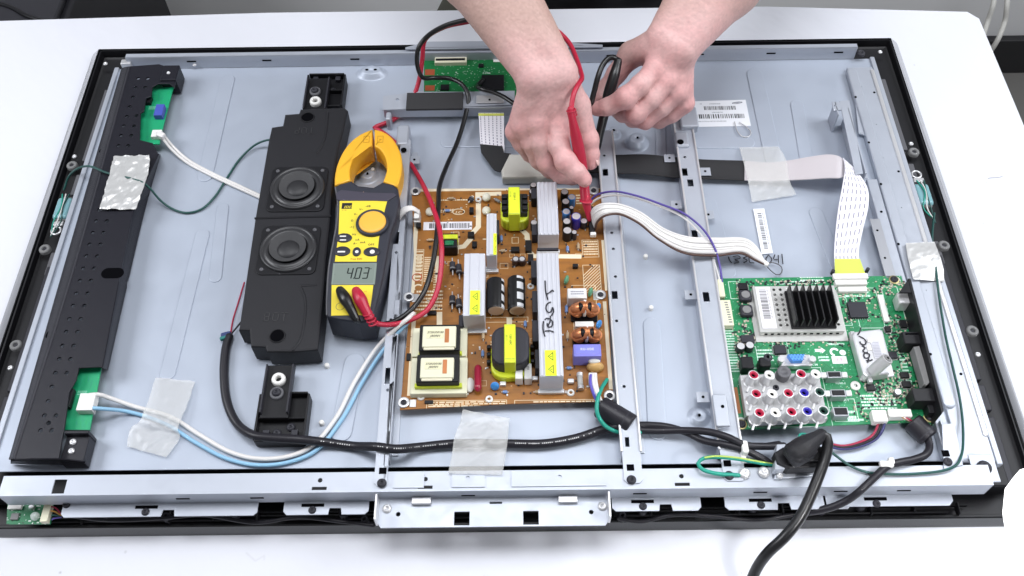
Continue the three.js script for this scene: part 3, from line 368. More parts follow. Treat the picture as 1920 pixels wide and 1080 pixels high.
// ---------- clamp meter ----------
const METER = 0.08;
{
  const t = thing('clamp_meter', 'yellow and charcoal clamp meter reading 4.03 lying by the speaker box', 'meter', [-.1373,.042,-.0138]);
  const navy = mat(0.022, 0.024, 0.036, 0.5), top = METER;
  const smooth = (pts, n = 6) => new THREE.SplineCurve(pts.map((p) => new THREE.Vector2(...p))).getPoints(pts.length * n).map((p) => [p.x, p.y]);
  const lo = smooth([[-.1303,-.1224],[-.1414,-.1163],[-.151,-.1064],[-.1584,-.0927],[-.1631,-.0762],[-.1648,-.0584],[-.1638,-.0432]]), li = smooth([[-.1478,-.0501],[-.1496,-.0648],[-.1475,-.0797],[-.1417,-.0909],[-.133,-.0968],[-.1285,-.0975]]);
  const ro = smooth([[-.128,-.1224],[-.1173,-.1182],[-.1068,-.1079],[-.0983,-.0901],[-.095,-.0735],[-.0952,-.0565],[-.0981,-.0406]]), ri = smooth([[-.1136,-.0481],[-.1108,-.0641],[-.1129,-.079],[-.1182,-.0905],[-.1232,-.0959],[-.1262,-.0975]]);
  for (const [o, i] of [[lo, li], [ro, ri]]) { const j = plate(t, 'clamp_jaw', [...o, ...i], top - 0.001, 0.026, M.yellow, { bevel: 0.0018 }); const c = i === li ? [-.1355,.0792,-.1075] : [-.1205,.0792,-.1072]; part(j, 'jaw_mark', mergeGeometries([[-.003, 0, .0004, .009], [.003, 0, .0004, .009], [0, -.0045, .006, .0004], [0, .0045, .006, .0004], [0, 0, .003, .0004]].map(([x, z, w, d]) => { const g = new THREE.BoxGeometry(w, 0.0003, d); g.translate(x, 0, z); return g; })), mat(0.5, 0.26, 0.02, 0.6), c); }
  plate(t, 'meter_body', [[-.163,-.0416],[-.1588,-.0451],[-.1464,-.0492],[-.1386,-.0426],[-.1229,-.0402],[-.114,-.0472],[-.1021,-.0434],[-.0973,-.0383],[-.0946,-.0198],[-.0966,.001],[-.1008,.0199],[-.1025,.0423],[-.1051,.0743],[-.1091,.1051],[-.1108,.123],[-.1247,.1246],[-.1436,.1213],[-.155,.1182],[-.1576,.0983],[-.1593,.0608],[-.157,.025],[-.1562,-.0055],[-.1603,-.0251]], top, 0.036, navy, { bevel: 0.003 });
  for (const c of [[[-.1626,.0785,-.0407],[-.1587,.0785,-.0235],[-.1566,.0785,-.0067],[-.1574,.0785,.0238],[-.1591,.0785,.0597],[-.1574,.0785,.0973],[-.1556,.0785,.1155]]]) tube(t, 'side_trim', c, 0.001, M.grey, 6);
  // printed faceplate
  const face = (x, x0, y0, w, h) => {
    x.fillStyle = '#e9d33a'; x.fillRect(x0, y0, w, h); x.fillStyle = '#17171a';
    x.fillRect(-153.26,-18.62,10.39,7.69); x.fillStyle = '#e9d33a'; x.font = FONT(4.2, 'serif', 'bold italic'); x.textAlign = 'left'; x.fillText('IDEAL', -151.09,-12.03); x.fillStyle = '#333'; x.font = FONT(1.6); x.fillText('61-766', -152.64,-8.24);
    x.fillStyle = '#1a1a1c'; x.textAlign = 'center'; x.font = FONT(3.4, 'sans-serif', 'bold');
    for (const [s, px, py] of [['-dB', -126.33,-12.66], ['V~', -133.08,-8.61], ['V\u2013', -138.01,-2.47], ['\u03A9', -141.09,5.69], ['->|', -140.38,13.84], ['Hz', -137.42,23.29], ['uA', -133.66,30], ['A~', -135.39,34.59], ['mA', -128.06,33.39], ['OFF', -119.36,36.17]]) x.fillText(s, px, py);
    x.fillStyle = '#9a2a1a'; x.font = FONT(2.6, 'sans-serif', 'bold'); x.fillText('True RMS', -132.73,53.52);
  };
  printed(t, 'faceplate', [[-.1561,-.0223],[-.1072,-.0207],[-.1087,-.0103],[-.1122,.0257],[-.1126,.0558],[-.1536,.0551],[-.1531,.0217]], top + 0.0004, 0.0008, 9, face);
  printed(t, 'input_plate', [[-.154,.0829],[-.1137,.0835],[-.1141,.0989],[-.1152,.1176],[-.151,.1177]], top + 0.0004, 0.0008, 9, (x, x0, y0, w, h) => { x.fillStyle = '#e9d33a'; x.fillRect(x0, y0, w, h); x.strokeStyle = '#555'; x.lineWidth = .4; x.beginPath(); x.arc(-143.4,107.58, 4, 0, 5); x.stroke(); x.fillStyle = '#b02a1a'; x.font = FONT(2); x.fillText('V\u03A9', -121.84,91.46); });
  const lcd = (x, x0, y0, w, h) => {
    x.fillStyle = '#7d8880'; x.fillRect(x0, y0, w, h); x.strokeStyle = '#8e9890'; x.lineWidth = .5; x.strokeRect(x0 + 1.5, y0 + 1.2, w - 3, h - 2.4); x.strokeStyle = '#222826'; x.lineWidth = 1.25; x.lineCap = 'butt';
    const seg = { 4: 'fgbc', 0: 'abcdef', 3: 'abgcd' }, sx = -0.12; const dig = (d, ox, oy, W, Hh) => { const L = { a: [0, 0, W, 0], b: [W, 0, W, Hh], c: [W, Hh, W, 2 * Hh], d: [0, 2 * Hh, W, 2 * Hh], e: [0, Hh, 0, 2 * Hh], f: [0, 0, 0, Hh], g: [0, Hh, W, Hh] }; for (const s of seg[d]) { const [a, b, c, e] = L[s]; x.beginPath(); x.moveTo(ox + a + sx * b, oy + b); x.lineTo(ox + c + sx * e, oy + e); x.stroke(); } };
    const [ax, ay] = [-139.23,63.03]; dig(4, ax, ay, 4.6, 6.2); dig(0, ax + 8.2, ay, 4.6, 6.2); dig(3, ax + 15.6, ay, 4.6, 6.2); x.fillStyle = '#222826'; x.fillRect(ax + 5.2, ay + 11.6, 1.1, 1.1); x.font = FONT(2.4, 'sans-serif', 'bold'); x.fillText('V', -118.2,65.26); x.fillText('-', -152.54,71.06);
  };
  printed(t, 'display', [[-.155,.057],[-.112,.0571],[-.1122,.0829],[-.1545,.0823]], top + 0.0004, 0.0008, 9, lcd, { rough: 0.25, coat: 0.2 });
  part(t, 'dial_ring', latheG([[0.0125, 0.003], [0.0145, 0.0042], [0.0162, 0.0038], [0.017, 0.002], [0.017, 0]], 40), navy, [-.1198,.08,.0088]);
  part(t, 'dial_knob', latheG([[0, 0.0052], [0.0115, 0.005], [0.0132, 0.0042], [0.0138, 0.003], [0.0138, 0]], 40), mat(0.86, 0.46, 0.06, 0.4), [-.1196,.081,.0095]);
  const btnM = mat(0.02, 0.021, 0.032, 0.5); for (const [x, y, z, a, b] of [[-.1473,.08,.0265, .0082, .0058], [-.1474,.08,.0429, .0082, .006], [-.133,.08,.0438, .0042, .0056], [-.1182,.08,.044, .0082, .0056]]) { const k = part(t, 'button', latheG([[0, 1.4e-3], [0.8, 1.3e-3], [0.95, 1e-3], [1, 0]].map(([r, h]) => [r, h]), 24), btnM, [x, y + 0.0004, z]); k.scale.set(a, 1, b); }
  const mk = (n, p, w, d) => part(t, 'button_mark', boxG(w, 0.0003, d), M.white, p);
  for (const p of [[-.1482,.0819,.0252], [-.1477,.0819,.0299]]) mk(0, p, 0.0062, 0.0014); mk(0, [-.148,.0819,.0443], 0.0075, 0.0018); part(t, 'button_mark', cylG(0.0018, 0.0003, 12), M.white, [-.1327,.0819,.0445]); part(t, 'button_mark', cylG(0.0025, 0.0003, 12), M.white, [-.1174,.0819,.0448]);
  { const k = part(t, 'side_button', new THREE.SphereGeometry(1, 16, 10), M.yellow, [-.1007,.077,-.0077], [0, 0, -0.9]); k.scale.set(0.002, 0.0012, 0.0052); k.scale.set(0.0022, 0.002, 0.0055); }
  { const k = part(t, 'pilot_lens', new THREE.SphereGeometry(1, 12, 8), mat(0.75, 0.45, 0.3, 0.3), [-.1326,.0802,-.0302]); k.scale.set(0.0014, 0.0008, 0.003); }
  plate(t, 'hand_guard', [[-.1607,-.0314],[-.1556,-.0356],[-.1277,-.0316],[-.1011,-.0304],[-.0977,-.0275],[-.1071,-.0199],[-.1213,-.0209],[-.1559,-.0214],[-.1594,-.0236]], top + 0.0012, 0.0015, mat(0.05, 0.045, 0.065, 0.5), { bevel: 0.0005 });
}

// ---------- test leads ----------
function taper(parent, name, pts, rad, m, rs = 12) { // a swept rod whose thickness follows rad along its length
  const c = new THREE.CatmullRomCurve3(pts.map(V), false, 'centripetal'), n = 48, g = new THREE.TubeGeometry(c, n, 1, rs), p = g.attributes.position, R = rs + 1;
  for (let i = 0; i <= n; i++) { const u = i / n, ce = c.getPointAt(u), k = u * (rad.length - 1), a = Math.min(rad.length - 2, Math.floor(k)), r = rad[a] + (rad[a + 1] - rad[a]) * (k - a); for (let j = 0; j < R; j++) { const q = i * R + j; p.setXYZ(q, ce.x + (p.getX(q) - ce.x) * r, ce.y + (p.getY(q) - ce.y) * r, ce.z + (p.getZ(q) - ce.z) * r); } }
  const ends = [[pts[0], rad[0]], [pts[pts.length - 1], rad[rad.length - 1]]].map(([q, r]) => { const s = new THREE.SphereGeometry(r * 0.99, rs, 6); s.translate(...q); return s; });
  g.computeVertexNormals(); return centred(parent, name, mergeGeometries([g, ...ends]), m);
}
{
  const t = thing('red_test_lead', 'red test lead from the clamp meter to the probe between thumb and finger', 'test lead', [-.0834,.06,.1109]);
  taper(t, 'plug', [[-.128,.088,.0955],[-.1233,.09,.1053],[-.1185,.087,.1142],[-.1134,.083,.1225]], [.0046, .0058, .0062, .0052, .0045, .0042], M.leadRed);
  for (let k = 0; k < 4; k++) part(t, 'strain_ring', cached('sr', () => new THREE.TorusGeometry(0.0042, 0.0008, 6, 16)), M.leadRed, [-.1158,.0855,.1193].map((v, i) => v + [0.0019, -0.001, 0.003][i] * k), [1.1, 0.3, 0.5]);
  tube(t, 'lead_cable', [[-.1134,.083,.1225],[-.1091,.074,.1228],[-.0973,.068,.1211],[-.0777,.064,.1135],[-.0628,.064,.1028],[-.0538,.068,.0858],[-.0499,.074,.0647],[-.0492,.08,.0432],[-.0522,.08,.0166],[-.0603,.075,-.0149],[-.0728,.06,-.0561],[-.0866,.052,-.0895],[-.099,.048,-.1142],[-.1137,.046,-.137],[-.1285,.046,-.1511],[-.1348,.046,-.1553],[-.1243,.046,-.1618],[-.1155,.046,-.1666],[-.1039,.047,-.1788],[-.0959,.052,-.1864],[-.0881,.062,-.1974],[-.0826,.075,-.2096],[-.0792,.09,-.2194],[-.0748,.11,-.2276],[-.0535,.13,-.2243],[-.0229,.15,-.2106]], 0.0026, M.leadRed);
  tube(t, 'lead_cable', [[.0564,.17,-.183],[.0632,.165,-.1837],[.0732,.16,-.1786],[.0828,.158,-.1644],[.0885,.158,-.1435],[.0916,.162,-.1204],[.0921,.168,-.1026],[.0876,.172,-.0903],[.083,.171,-.079],[.0807,.166,-.0695],[.0801,.163,-.0646]], 0.0025, M.leadRed);
  taper(t, 'probe_handle', [[.0793,.166,-.0623],[.081,.158,-.0579],[.0864,.134,-.0498],[.0921,.107,-.0405],[.0946,.091,-.0307],[.096,.0815,-.0175]], [.0033, .0041, .0055, .0060, .0058, .0052, .0050, .0052], M.leadRed, 16);
  for (let k = 0; k < 3; k++) part(t, 'strain_ring', cached('sr2', () => new THREE.TorusGeometry(0.0042, 0.0008, 6, 16)), M.leadRed, [.0799,.1645,-.0624].map((v, i) => v + [0.0007, -0.0028, 0.0005][i] * k), [1.2, 0.2, 0]);
  part(t, 'finger_guard', latheG([[0.0045, -0.0012], [0.0066, -0.0006], [0.007, 0.0006], [0.0045, 0.0014]], 20), M.leadRed, [.0963,.081,-.0165], [-0.5, 0, -0.1]);
  taper(t, 'probe_nose', [[.0963,.081,-.0165],[.0984,.0725,-.0121],[.1002,.064,-.0063]], [.0048, .0042, .0033, .0026], M.leadRed);
  taper(t, 'probe_tip', [[.1002,.064,-.0063],[.101,.06,-.0066]], [.0011, .0009, .0004], M.bright);
}
{
  const t = thing('black_test_lead', 'black test lead looped in the hand without the red probe', 'test lead', [-.0836,.06,.1079]);
  taper(t, 'plug', [[-.1435,.087,.094],[-.1377,.089,.1045],[-.1321,.087,.114],[-.1264,.083,.1235]], [.0045, .0057, .006, .0048, .0042, .0036], M.leadBlack);
  tube(t, 'lead_cable', [[-.1264,.083,.1235],[-.1221,.072,.1214],[-.1081,.064,.1185],[-.0936,.06,.112],[-.0788,.06,.1],[-.0663,.064,.0817],[-.0592,.068,.0539],[-.0555,.072,.0172],[-.0551,.072,-.0172],[-.0558,.065,-.0516],[-.0495,.058,-.0874],[-.0393,.052,-.1277],[-.0309,.056,-.1644],[-.0279,.064,-.1857],[-.0351,.07,-.1984],[-.05,.07,-.2082],[-.0663,.072,-.2073],[-.0793,.08,-.2],[-.0841,.095,-.2055],[-.0819,.11,-.213],[-.0735,.12,-.2189],[-.0524,.14,-.2144],[-.0283,.155,-.2066],[-.0106,.165,-.1978]], 0.0026, M.leadBlack);
  taper(t, 'probe_handle', [[.1329,.148,-.1479],[.1286,.142,-.1346],[.1226,.128,-.1196],[.1176,.108,-.1056],[.114,.094,-.096],[.1119,.084,-.0886]], [.0042, .0056, .0060, .0056, .005, .0046, .0042], M.leadBlack, 16);
  tube(t, 'lead_cable', [[.1329,.148,-.1479],[.1291,.15,-.1514],[.1237,.149,-.1518],[.1168,.146,-.1448],[.1115,.14,-.1332],[.1077,.13,-.1225],[.105,.122,-.1152],[.1044,.112,-.1143],[.1027,.1,-.1136],[.0958,.09,-.1132]], 0.003, M.leadBlack);
  taper(t, 'probe_nose', [[.1119,.084,-.0886],[.1103,.077,-.0829],[.1094,.071,-.0792]], [.0042, .0032, .0022], M.leadBlack);
}

// ---------- brown power supply board ----------
const PCB = 0.0535;
const warn = (x, W, H) => { x.fillStyle = '#dff02a'; x.fillRect(0, 0, W, H); x.strokeStyle = '#20200c'; x.lineWidth = W * 0.05; for (const k of [0, 1]) { const y = H * (0.25 + 0.5 * k); x.beginPath(); x.moveTo(W * .28, y); x.lineTo(W * .72, y - H * .15); x.lineTo(W * .72, y + H * .15); x.closePath(); x.stroke(); x.beginPath(); x.moveTo(W * .45, y); x.lineTo(W * .64, y); x.stroke(); } };
// a handwritten mark as a thin inked stroke on a surface
function marker(parent, name, strokes, r = 0.0007) { const gs = strokes.map((s) => { const c = new THREE.CatmullRomCurve3(s.map(V), false, 'centripetal'); const g = new THREE.TubeGeometry(c, s.length * 6, r, 5); return g; }); const g = mergeGeometries(gs); const y = strokes[0][0][1], p = g.attributes.position; for (let i = 0; i < p.count; i++) p.setY(i, y + (p.getY(i) - y) * 0.18); g.computeVertexNormals(); return centred(parent, name, g, M.ink); }
function electro(parent, p, r, h, sleeve, lean = [0, 0]) { // standing can capacitor
  const q = new THREE.Quaternion().setFromEuler(new THREE.Euler(lean[0], 0, lean[1])); const up = new THREE.Vector3(0, 1, 0).applyQuaternion(q); const c = part(parent, 'capacitor', cached('el' + k4(r * 10) + k4(h), () => latheG([[0, 0], [r, 0], [r, h * .94], [r * .93, h], [r * .86, h * .995], [r * .84, h * .985]], 20)), sleeve, p, q);
  part(c, 'capacitor_top', cached('et' + k4(r * 10) + k4(h), () => latheG([[r * .85, h * .985], [r * .5, h * .988], [0, h * .985]], 20)), M.bright, p, q); return c;
}
function disc(parent, p, r, m, tilt = [0, 0, 0]) { const d = part(parent, 'disc_capacitor', new THREE.SphereGeometry(1, 18, 12), m, p, tilt); d.scale.set(r, r * 1.1, r * .42); return d; }
function smd(parent, pts, seed, mats) { // chip parts too small to pick apart
  const r = rng(seed), gs = [[], []]; for (const [x, z] of pts) { const k = r() < .5; const w = 0.0014 + .0012 * r(), d = 0.001 + .0008 * r(); const g = new THREE.BoxGeometry(k ? w : d, 0.0009, k ? d : w); g.translate(x, PCB + 0.0005, z); gs[r() < .6 ? 0 : 1].push(g); }
  gs.forEach((g, i) => { if (g.length) tag(centred(parent, 'surface_mount_parts', mergeGeometries(g), mats[i]), null, null, null, 'stuff'); });
}
{
  const t = thing('power_board', 'brown power supply circuit board with tall heat sinks', 'circuit board', [.0145,.0505,.0815]);
  const silk = '#e9dcc0';
  const draw = (x, x0, y0, w, h) => {
    x.fillStyle = '#9a6322'; x.fillRect(x0, y0, w, h); const r = rng(21);
    for (let i = 0; i < 900; i++) { x.fillStyle = `rgba(${r() < .5 ? '70,40,8' : '180,125,60'},${0.05 + .08 * r()})`; const s = 2 + 9 * r(); x.fillRect(x0 + w * r(), y0 + h * r(), s * (r() < .5 ? 3 : 1), s * .5); }
    x.fillStyle = silk; x.strokeStyle = silk;
    for (const a of [[-82.06,-58.53,196.82,3.7], [-81.68,-25.3,4.36,101.08], [-78.13,97.7,4.07,91.88], [112.12,12.87,3.23,62.59], [108.99,88.11,3.56,97.25]]) x.fillRect(...a);
    // thick printed isolation bands
    x.lineWidth = 5.4; x.lineJoin = 'miter'; const pl = (...p) => { x.beginPath(); for (let i = 0; i < p.length; i += 2) i ? x.lineTo(p[i], p[i + 1]) : x.moveTo(p[i], p[i + 1]); x.stroke(); };
    pl(9.36,-50.54, -15.66,-50.23, -15.58,-44.38); pl(-14.93,-37.83, -14.54,-6.53, -20.51,1.72); pl(-21.51,7.91, -28.99,18.73, -35.53,19.98); pl(28.71,-3.73, 35.77,4.71, 36.71,15.02); pl(36.54,25.18, 41.85,31.98, 90.6,33.42); pl(-51.35,98.1, -50.76,114.65); pl(17.02,105.27, 16.97,114.42); pl(-55.93,30.44, -53.65,63.33);
    // border lines, fine print
    x.lineWidth = .5; for (const a of [[-59.56,195.21,73.6,8.19], [21.41,195.74,73.97,6.55], [-79.69,22.04,9.72,44.2], [92.17,12.63,16.33,21.6], [91.43,44.2,17.05,32.97], [20.29,7.96,6.59,7.53], [-8.95,105.21,44.11,5.5], [-40.07,0.06,5.49,27.33], [79.33,68.79,23.33,73.51], [-9.52,44.5,5.37,13.08]]) x.strokeRect(...a);
    for (const [a, n, s] of [[[-58.08,196.31,71.15,6], 3, 1], [[38.57,196.95,55.83,4.37], 2, 2], [[-68.76,31.64,9.16,31.55], 12, 3], [[-79.2,23.4,8.64,39.63], 9, 4], [[-58.67,47.01,5.31,47.94], 16, 5], [[93.26,14,14.7,18.9], 6, 6], [[-76.88,30.14,5.39,32.89], 8, 9], [[-9.93,8.88,10.99,3.43], 1, 7], [[88.49,-47.62,11.29,14.51], 4, 8], [[-58.6,-43.36,33.99,2.91], 1, 9], [[-74.98,72.82,26.34,25.14], 6, 10], [[-1.01,132.22,7.66,5.91], 2, 11]]) fakeLines(x, ...a, n, silk, s);
    // hatched copper area
    x.lineWidth = .7; for (let i = 0; i < 13; i++) { const [ax, ay] = [91.15,77.05], [bx, by] = [109.46,44.34]; x.save(); x.beginPath(); x.rect(91.43,44.2,17.05,32.97); x.clip(); x.beginPath(); x.moveTo(ax - 18 + i * 3.2, ay); x.lineTo(ax + 12 + i * 3.2, by); x.stroke(); x.restore(); }
    x.font = FONT(6.2, 'sans-serif', 'bold italic'); x.textAlign = 'left'; x.fillText('c\u{1D411}US'.replace('\u{1D411}', 'R'), -55.77,-26.29); x.lineWidth = .9; x.beginPath(); x.ellipse(-35.57,-26.67, 6.2, 3.8, 0, 0, 7); x.stroke(); x.font = FONT(4.6, 'serif', 'bold italic'); x.fillText('LC', -39.42,-23.88);
    x.font = FONT(3.2, 'sans-serif', 'bold'); x.fillText('\u26A0CAUTION', 22.85,201.28); x.font = FONT(2.6, 'sans-serif', 'bold'); x.fillText('ATTENTION', -53.54,201.91);
    x.strokeStyle = '#b5371f'; x.lineWidth = .8; x.beginPath(); x.arc(-75.32,56.53, 4.6, 0, 7); x.stroke(); x.strokeStyle = silk; x.lineWidth = 1.6; x.beginPath(); x.arc(-73.63,69.45, 4, 2.5, 5.6); x.stroke();
    for (const [a, b, s] of [[-42.04,40.65, 6], [-38.19,82.69, 6], [20.15,31.64, 5], [31,31.81, 5], [11.97,44.79, 8], [39.87,132.75, 6], [87.92,32.71, 6], [-8.23,178.21, 7], [81.21,-1.48, 6], [19.18,167.3, 6]]) { x.lineWidth = .35; x.strokeRect(a - s / 2, b - s / 2, s, s * .8); }
    for (let i = 0; i < 130; i++) { x.fillStyle = r() < .6 ? silk : '#5a3a10'; x.fillRect(x0 + w * r(), y0 + h * r(), .4 + 1.6 * r(), .4 + .7 * r()); }
  };
  printed(t, 'circuit_board', [[-.0867,-.0588],[.1165,-.0561],[.1157,.0129],[.1122,.1976],[.016,.199],[-.0838,.2037],[-.0808,.0946],[-.0799,.0301]], PCB, 0.0016, 5, draw, { rough: 0.45 });
  // heat sinks with ribbed tops
  const sink = (b, top, ribs, name = 'heat_sink') => { const s = block(t, name, b, top, top - PCB, M.alu, 0.0007); for (let i = 0; i < ribs; i++) part(s, 'fin', rboxG(b[2] / ribs * .42, 0.0012, b[3] - 0.001, 0.0004), M.alu, [b[0] - b[2] / 2 + (i + .5) * b[2] / ribs, top + 0.0003, b[1]]); part(s, 'sink_foot', rboxG(b[2] + .003, 0.004, 0.0045, 0.001), M.bright, [b[0], PCB + 0.002, b[1] + b[3] / 2 + 0.001]); return s; };
  const s1 = sink([.057,-.0068,.0205,.0684], 0.083, 5), s2 = sink([.0552,.1184,.0215,.1376], 0.083, 5), s3 = sink([-.0162,.0853,.0205,.0724], 0.083, 1), s4 = sink([0,.0242,.0101,.0527], 0.081, 1);
  sticker(s2, 'warning_label', [.0546,.174,.0102,.0266], 0.0845, warn); sticker(s3, 'warning_label', [-.0151,.1074,.0096,.0271], 0.0842, warn); sticker(s4, 'warning_label', [.0036,.0375,.0032,.0262], 0.0822, warn);
  marker(s2, 'handwritten_mark', [[[.0519,.0843,.0834],[.0521,.0843,.0951],[.0538,.0843,.1055]], [[.0525,.0843,.0988],[.0556,.0843,.0976],[.0587,.0843,.0946],[.0597,.0843,.0965]], [[.0568,.0843,.1079],[.0532,.0843,.1103],[.052,.0843,.1162],[.0544,.0843,.1198],[.057,.0843,.1181],[.0581,.0843,.1139],[.059,.0843,.1187],[.0568,.0843,.1234]], [[.0502,.0843,.128],[.0523,.0843,.1263],[.0552,.0843,.1269],[.0576,.0843,.1305],[.0565,.0843,.1351],[.0535,.0843,.1357],[.0526,.0843,.1316]], [[.0558,.0843,.1234],[.0551,.0843,.1305],[.053,.0843,.1345]], [[.0492,.0843,.1292],[.0485,.0843,.1368],[.0493,.0843,.1426],[.0502,.0843,.146]], [[.0499,.0843,.1403],[.0539,.0843,.1397],[.0583,.0843,.141]]]);
  part(s2, 'thermal_pad', rboxG(0.0215, 0.003, 0.003, 0.0008), M.charcoal, [.0559,.075,.0399]);

  // wound transformers
  { const g = thing2('transformer', t, [.0228,.0535,-.0271]);
    plate(g, 'bobbin', rrect(.0234, -.0161, 0.029, 0.034, 0.009), 0.07, 0.015, M.tapeYellow, { bevel: 0.002 }); block(g, 'ferrite_core', [.0238,-.0181,.0257,.0252], 0.078, 0.01, M.charcoal, 0.002);
    for (let i = 0; i < 3; i++) for (const s of [-1, 1]) part(g, 'core_lug', rboxG(0.006, 0.005, 0.0055, 0.001), M.black, [.0235 + s * 0.0105, 0.079, -.0243 + i * 0.0075]);
    block(g, 'tape_band', [.023,-.0162,.012,.0363], 0.084, 0.028, M.tapeYellow, 0.001); sticker(g, 'band_print', [.0233,-.016,.0103,.0335], 0.0845, (x, W, H) => { x.fillStyle = '#dbea2a'; x.fillRect(0, 0, W, H); x.save(); x.translate(W * .3, H * .15); x.rotate(Math.PI / 2); x.fillStyle = '#3a3a10'; x.font = FONT(W * .26, 'sans-serif', 'bold'); x.fillText('\u26A0 E1201-1', 0, -W * .12); x.font = FONT(W * .18); x.fillText('9-11 KEE', 2, W * .25); x.restore(); }); }
  { const g = thing2('transformer', t, [.0178,.0535,.1442]);
    const cx = .0181, cz = .1509; plate(g, 'ferrite_core', rrect(cx, cz, 0.035, 0.041, 0.011), 0.079, 0.02, M.charcoal, { bevel: 0.003 }); plate(g, 'bobbin', rrect(cx, cz + 0.005, 0.037, 0.042, 0.012), 0.063, 0.0095, M.tapeYellow, { bevel: 0.002 });
    block(g, 'tape_band', [.0177,.1511,.0108,.0416], 0.082, 0.026, M.tapeYellow, 0.001); sticker(g, 'band_print', [.0177,.1505,.0089,.0343], 0.0825, (x, W, H) => { x.fillStyle = '#dbea2a'; x.fillRect(0, 0, W, H); x.save(); x.translate(W * .35, H * .25); x.rotate(Math.PI / 2); x.fillStyle = '#3a3a10'; x.font = FONT(W * .3, 'sans-serif', 'bold'); x.fillText('1201-KPC', 0, -W * .1); x.font = FONT(W * .26); x.fillText('JEE-21', 4, W * .28); x.restore(); });
    for (const s of [-1, 1]) for (let i = 0; i < 3; i++) part(g, 'terminal_pin', rboxG(0.004, 0.007, 0.004, 0.001), M.black, [cx + s * 0.0205, 0.059, cz - 0.008 + i * 0.008]); }
  { const g = thing2('small_transformer', t, [-.0439,.0535,.0137]); block(g, 'ferrite_core', [-.0427,.0215,.0151,.0182], 0.068, 0.0145, M.black, 0.001); block(g, 'tape_band', [-.043,.0176,.0168,.0054], 0.0695, 0.012, M.tapeYellow, 0.0008); part(g, 'winding', rboxG(0.009, 0.003, 0.006, 0.0012), mat(0.01, .16, .06, .4), [-.0431,.0685,.0256]); }
  // pair of cream inverter transformers
  { const g = thing2('twin_transformer', t, [-.0503,.0535,.1549]); block(g, 'bobbin_base', [-.0491,.137,.0522,.0317], 0.062, 0.0085, M.cream, 0.001); block(g, 'bobbin_base', [-.0485,.1731,.0525,.0382], 0.062, 0.0085, M.cream, 0.001);
    for (const [a, b, c, s, l] of [[[-.0483,.1392,.038,.0285], [-.0483,.1402,.0314,.0226], [-.0411,.1396,.004,.0151], [-.0521,.138,.016,.0087], [-.0478,.1511,.0405,.0035]], [[-.0487,.1719,.0392,.029], [-.0491,.1734,.0307,.0211], [-.042,.1726,.0039,.0145], [-.0525,.1713,.0151,.0078], [-.0485,.1854,.0436,.0044]]]) {
      const k = block(g, 'ferrite_core', a, 0.074, 0.0115, M.black, 0.001); block(k, 'core_cap', b, 0.0775, 0.006, M.cream, 0.001); block(k, 'winding', c, 0.0779, 0.001, M.copper, 0.0003); block(k, 'side_tape', l, 0.066, 0.004, M.tapeYellow, 0.0006); sticker(k, 'core_print', s, 0.07775, (x, W, H) => { x.fillStyle = '#dcd8b4'; x.fillRect(0, 0, W, H); x.fillStyle = '#33312a'; x.font = FONT(H * .36, 'sans-serif', 'bold italic'); x.textAlign = 'center'; x.fillText('3720UD0180', W / 2, H * .42, W * .95); x.fillText('JB0901', W / 2, H * .85, W * .6); }); part(k, 'glue', rboxG(b[2] * .92, 0.002, 0.003, 0.0009), mat(0.7, 0.66, 0.5, 0.3), [b[0], 0.0755, b[1] + b[3] / 2 + 0.001]); } }
  // lying electrolytic cans
  for (const [a, b, k] of [[[.0037,.063,.0688], [.0043,.063,.1037], 3], [[.0242,.063,.0672], [.0249,.063,.104], 8]]) {
    const L = b[2] - a[2], tx = tex(256, 256, (x) => { x.fillStyle = '#0c0c0e'; x.fillRect(0, 0, 256, 256); x.fillStyle = '#cfd0d2'; for (let i = 0; i < 8; i++) x.fillRect(160, 14 + i * 30, 34, 20); x.save(); x.translate(120, 20); x.rotate(Math.PI / 2); x.font = 'bold 30px sans-serif'; x.fillText('450V 120\u00B5F', 0, 0); x.font = 'bold 18px sans-serif'; x.fillText('105\u00B0C  \u2013 \u2013 \u2013', 10, 32); x.restore(); });
    const c = part(t, 'bulk_capacitor', latheG([[0.0078, -L / 2], [0.0088, -L / 2 + .001], [0.0088, L / 2 - .001], [0.0078, L / 2]], 28), new THREE.MeshPhysicalMaterial({ map: tx, roughness: 0.35, side: THREE.DoubleSide }), [a[0], a[1], (a[2] + b[2]) / 2], new THREE.Quaternion().setFromEuler(new THREE.Euler(Math.PI / 2, 0, 0)).multiply(new THREE.Quaternion().setFromAxisAngle(new THREE.Vector3(0, 1, 0), k === 3 ? 3.9 : 4.6)));
    part(c, 'can_end', cylG(0.0076, 0.001, 24), mat(0.55, 0.45, 0.36, 0.4, 0.3), [b[0], b[1], b[2] - 0.0002], [Math.PI / 2, 0, 0]); part(c, 'can_end', cylG(0.0076, 0.001, 24), M.black, [a[0], a[1], a[2] + 0.0002], [Math.PI / 2, 0, 0]); }
  // capacitor cluster by the connector
  electro(t, [.0761,.0535,-.0414], .0042, .013, M.black); electro(t, [.0767,.0535,-.0284], .0042, .013, M.black); electro(t, [.0831,.0535,-.0333], .004, .014, M.blueCap); electro(t, [.0768,.0535,-.0149], .0042, .013, M.blueCap); electro(t, [.0864,.0535,-.0056], .005, .017, M.indigo); electro(t, [.0768,.0535,-.0016], .0043, .014, M.black); electro(t, [.0769,.0535,.0102], .0048, .014, M.black); electro(t, [.084,.0535,.0103], .0028, .011, M.charcoal); electro(t, [.0946,.0535,-.0047], .0038, .01, M.charcoal); electro(t, [.0827,.0535,-.0226], .0024, .01, M.charcoal);
  for (const p of [[.0422,.0535,-.0434], [.0435,.0535,-.0522], [.0431,.0535,-.0021]]) electro(t, p, .0036, .012, M.black);
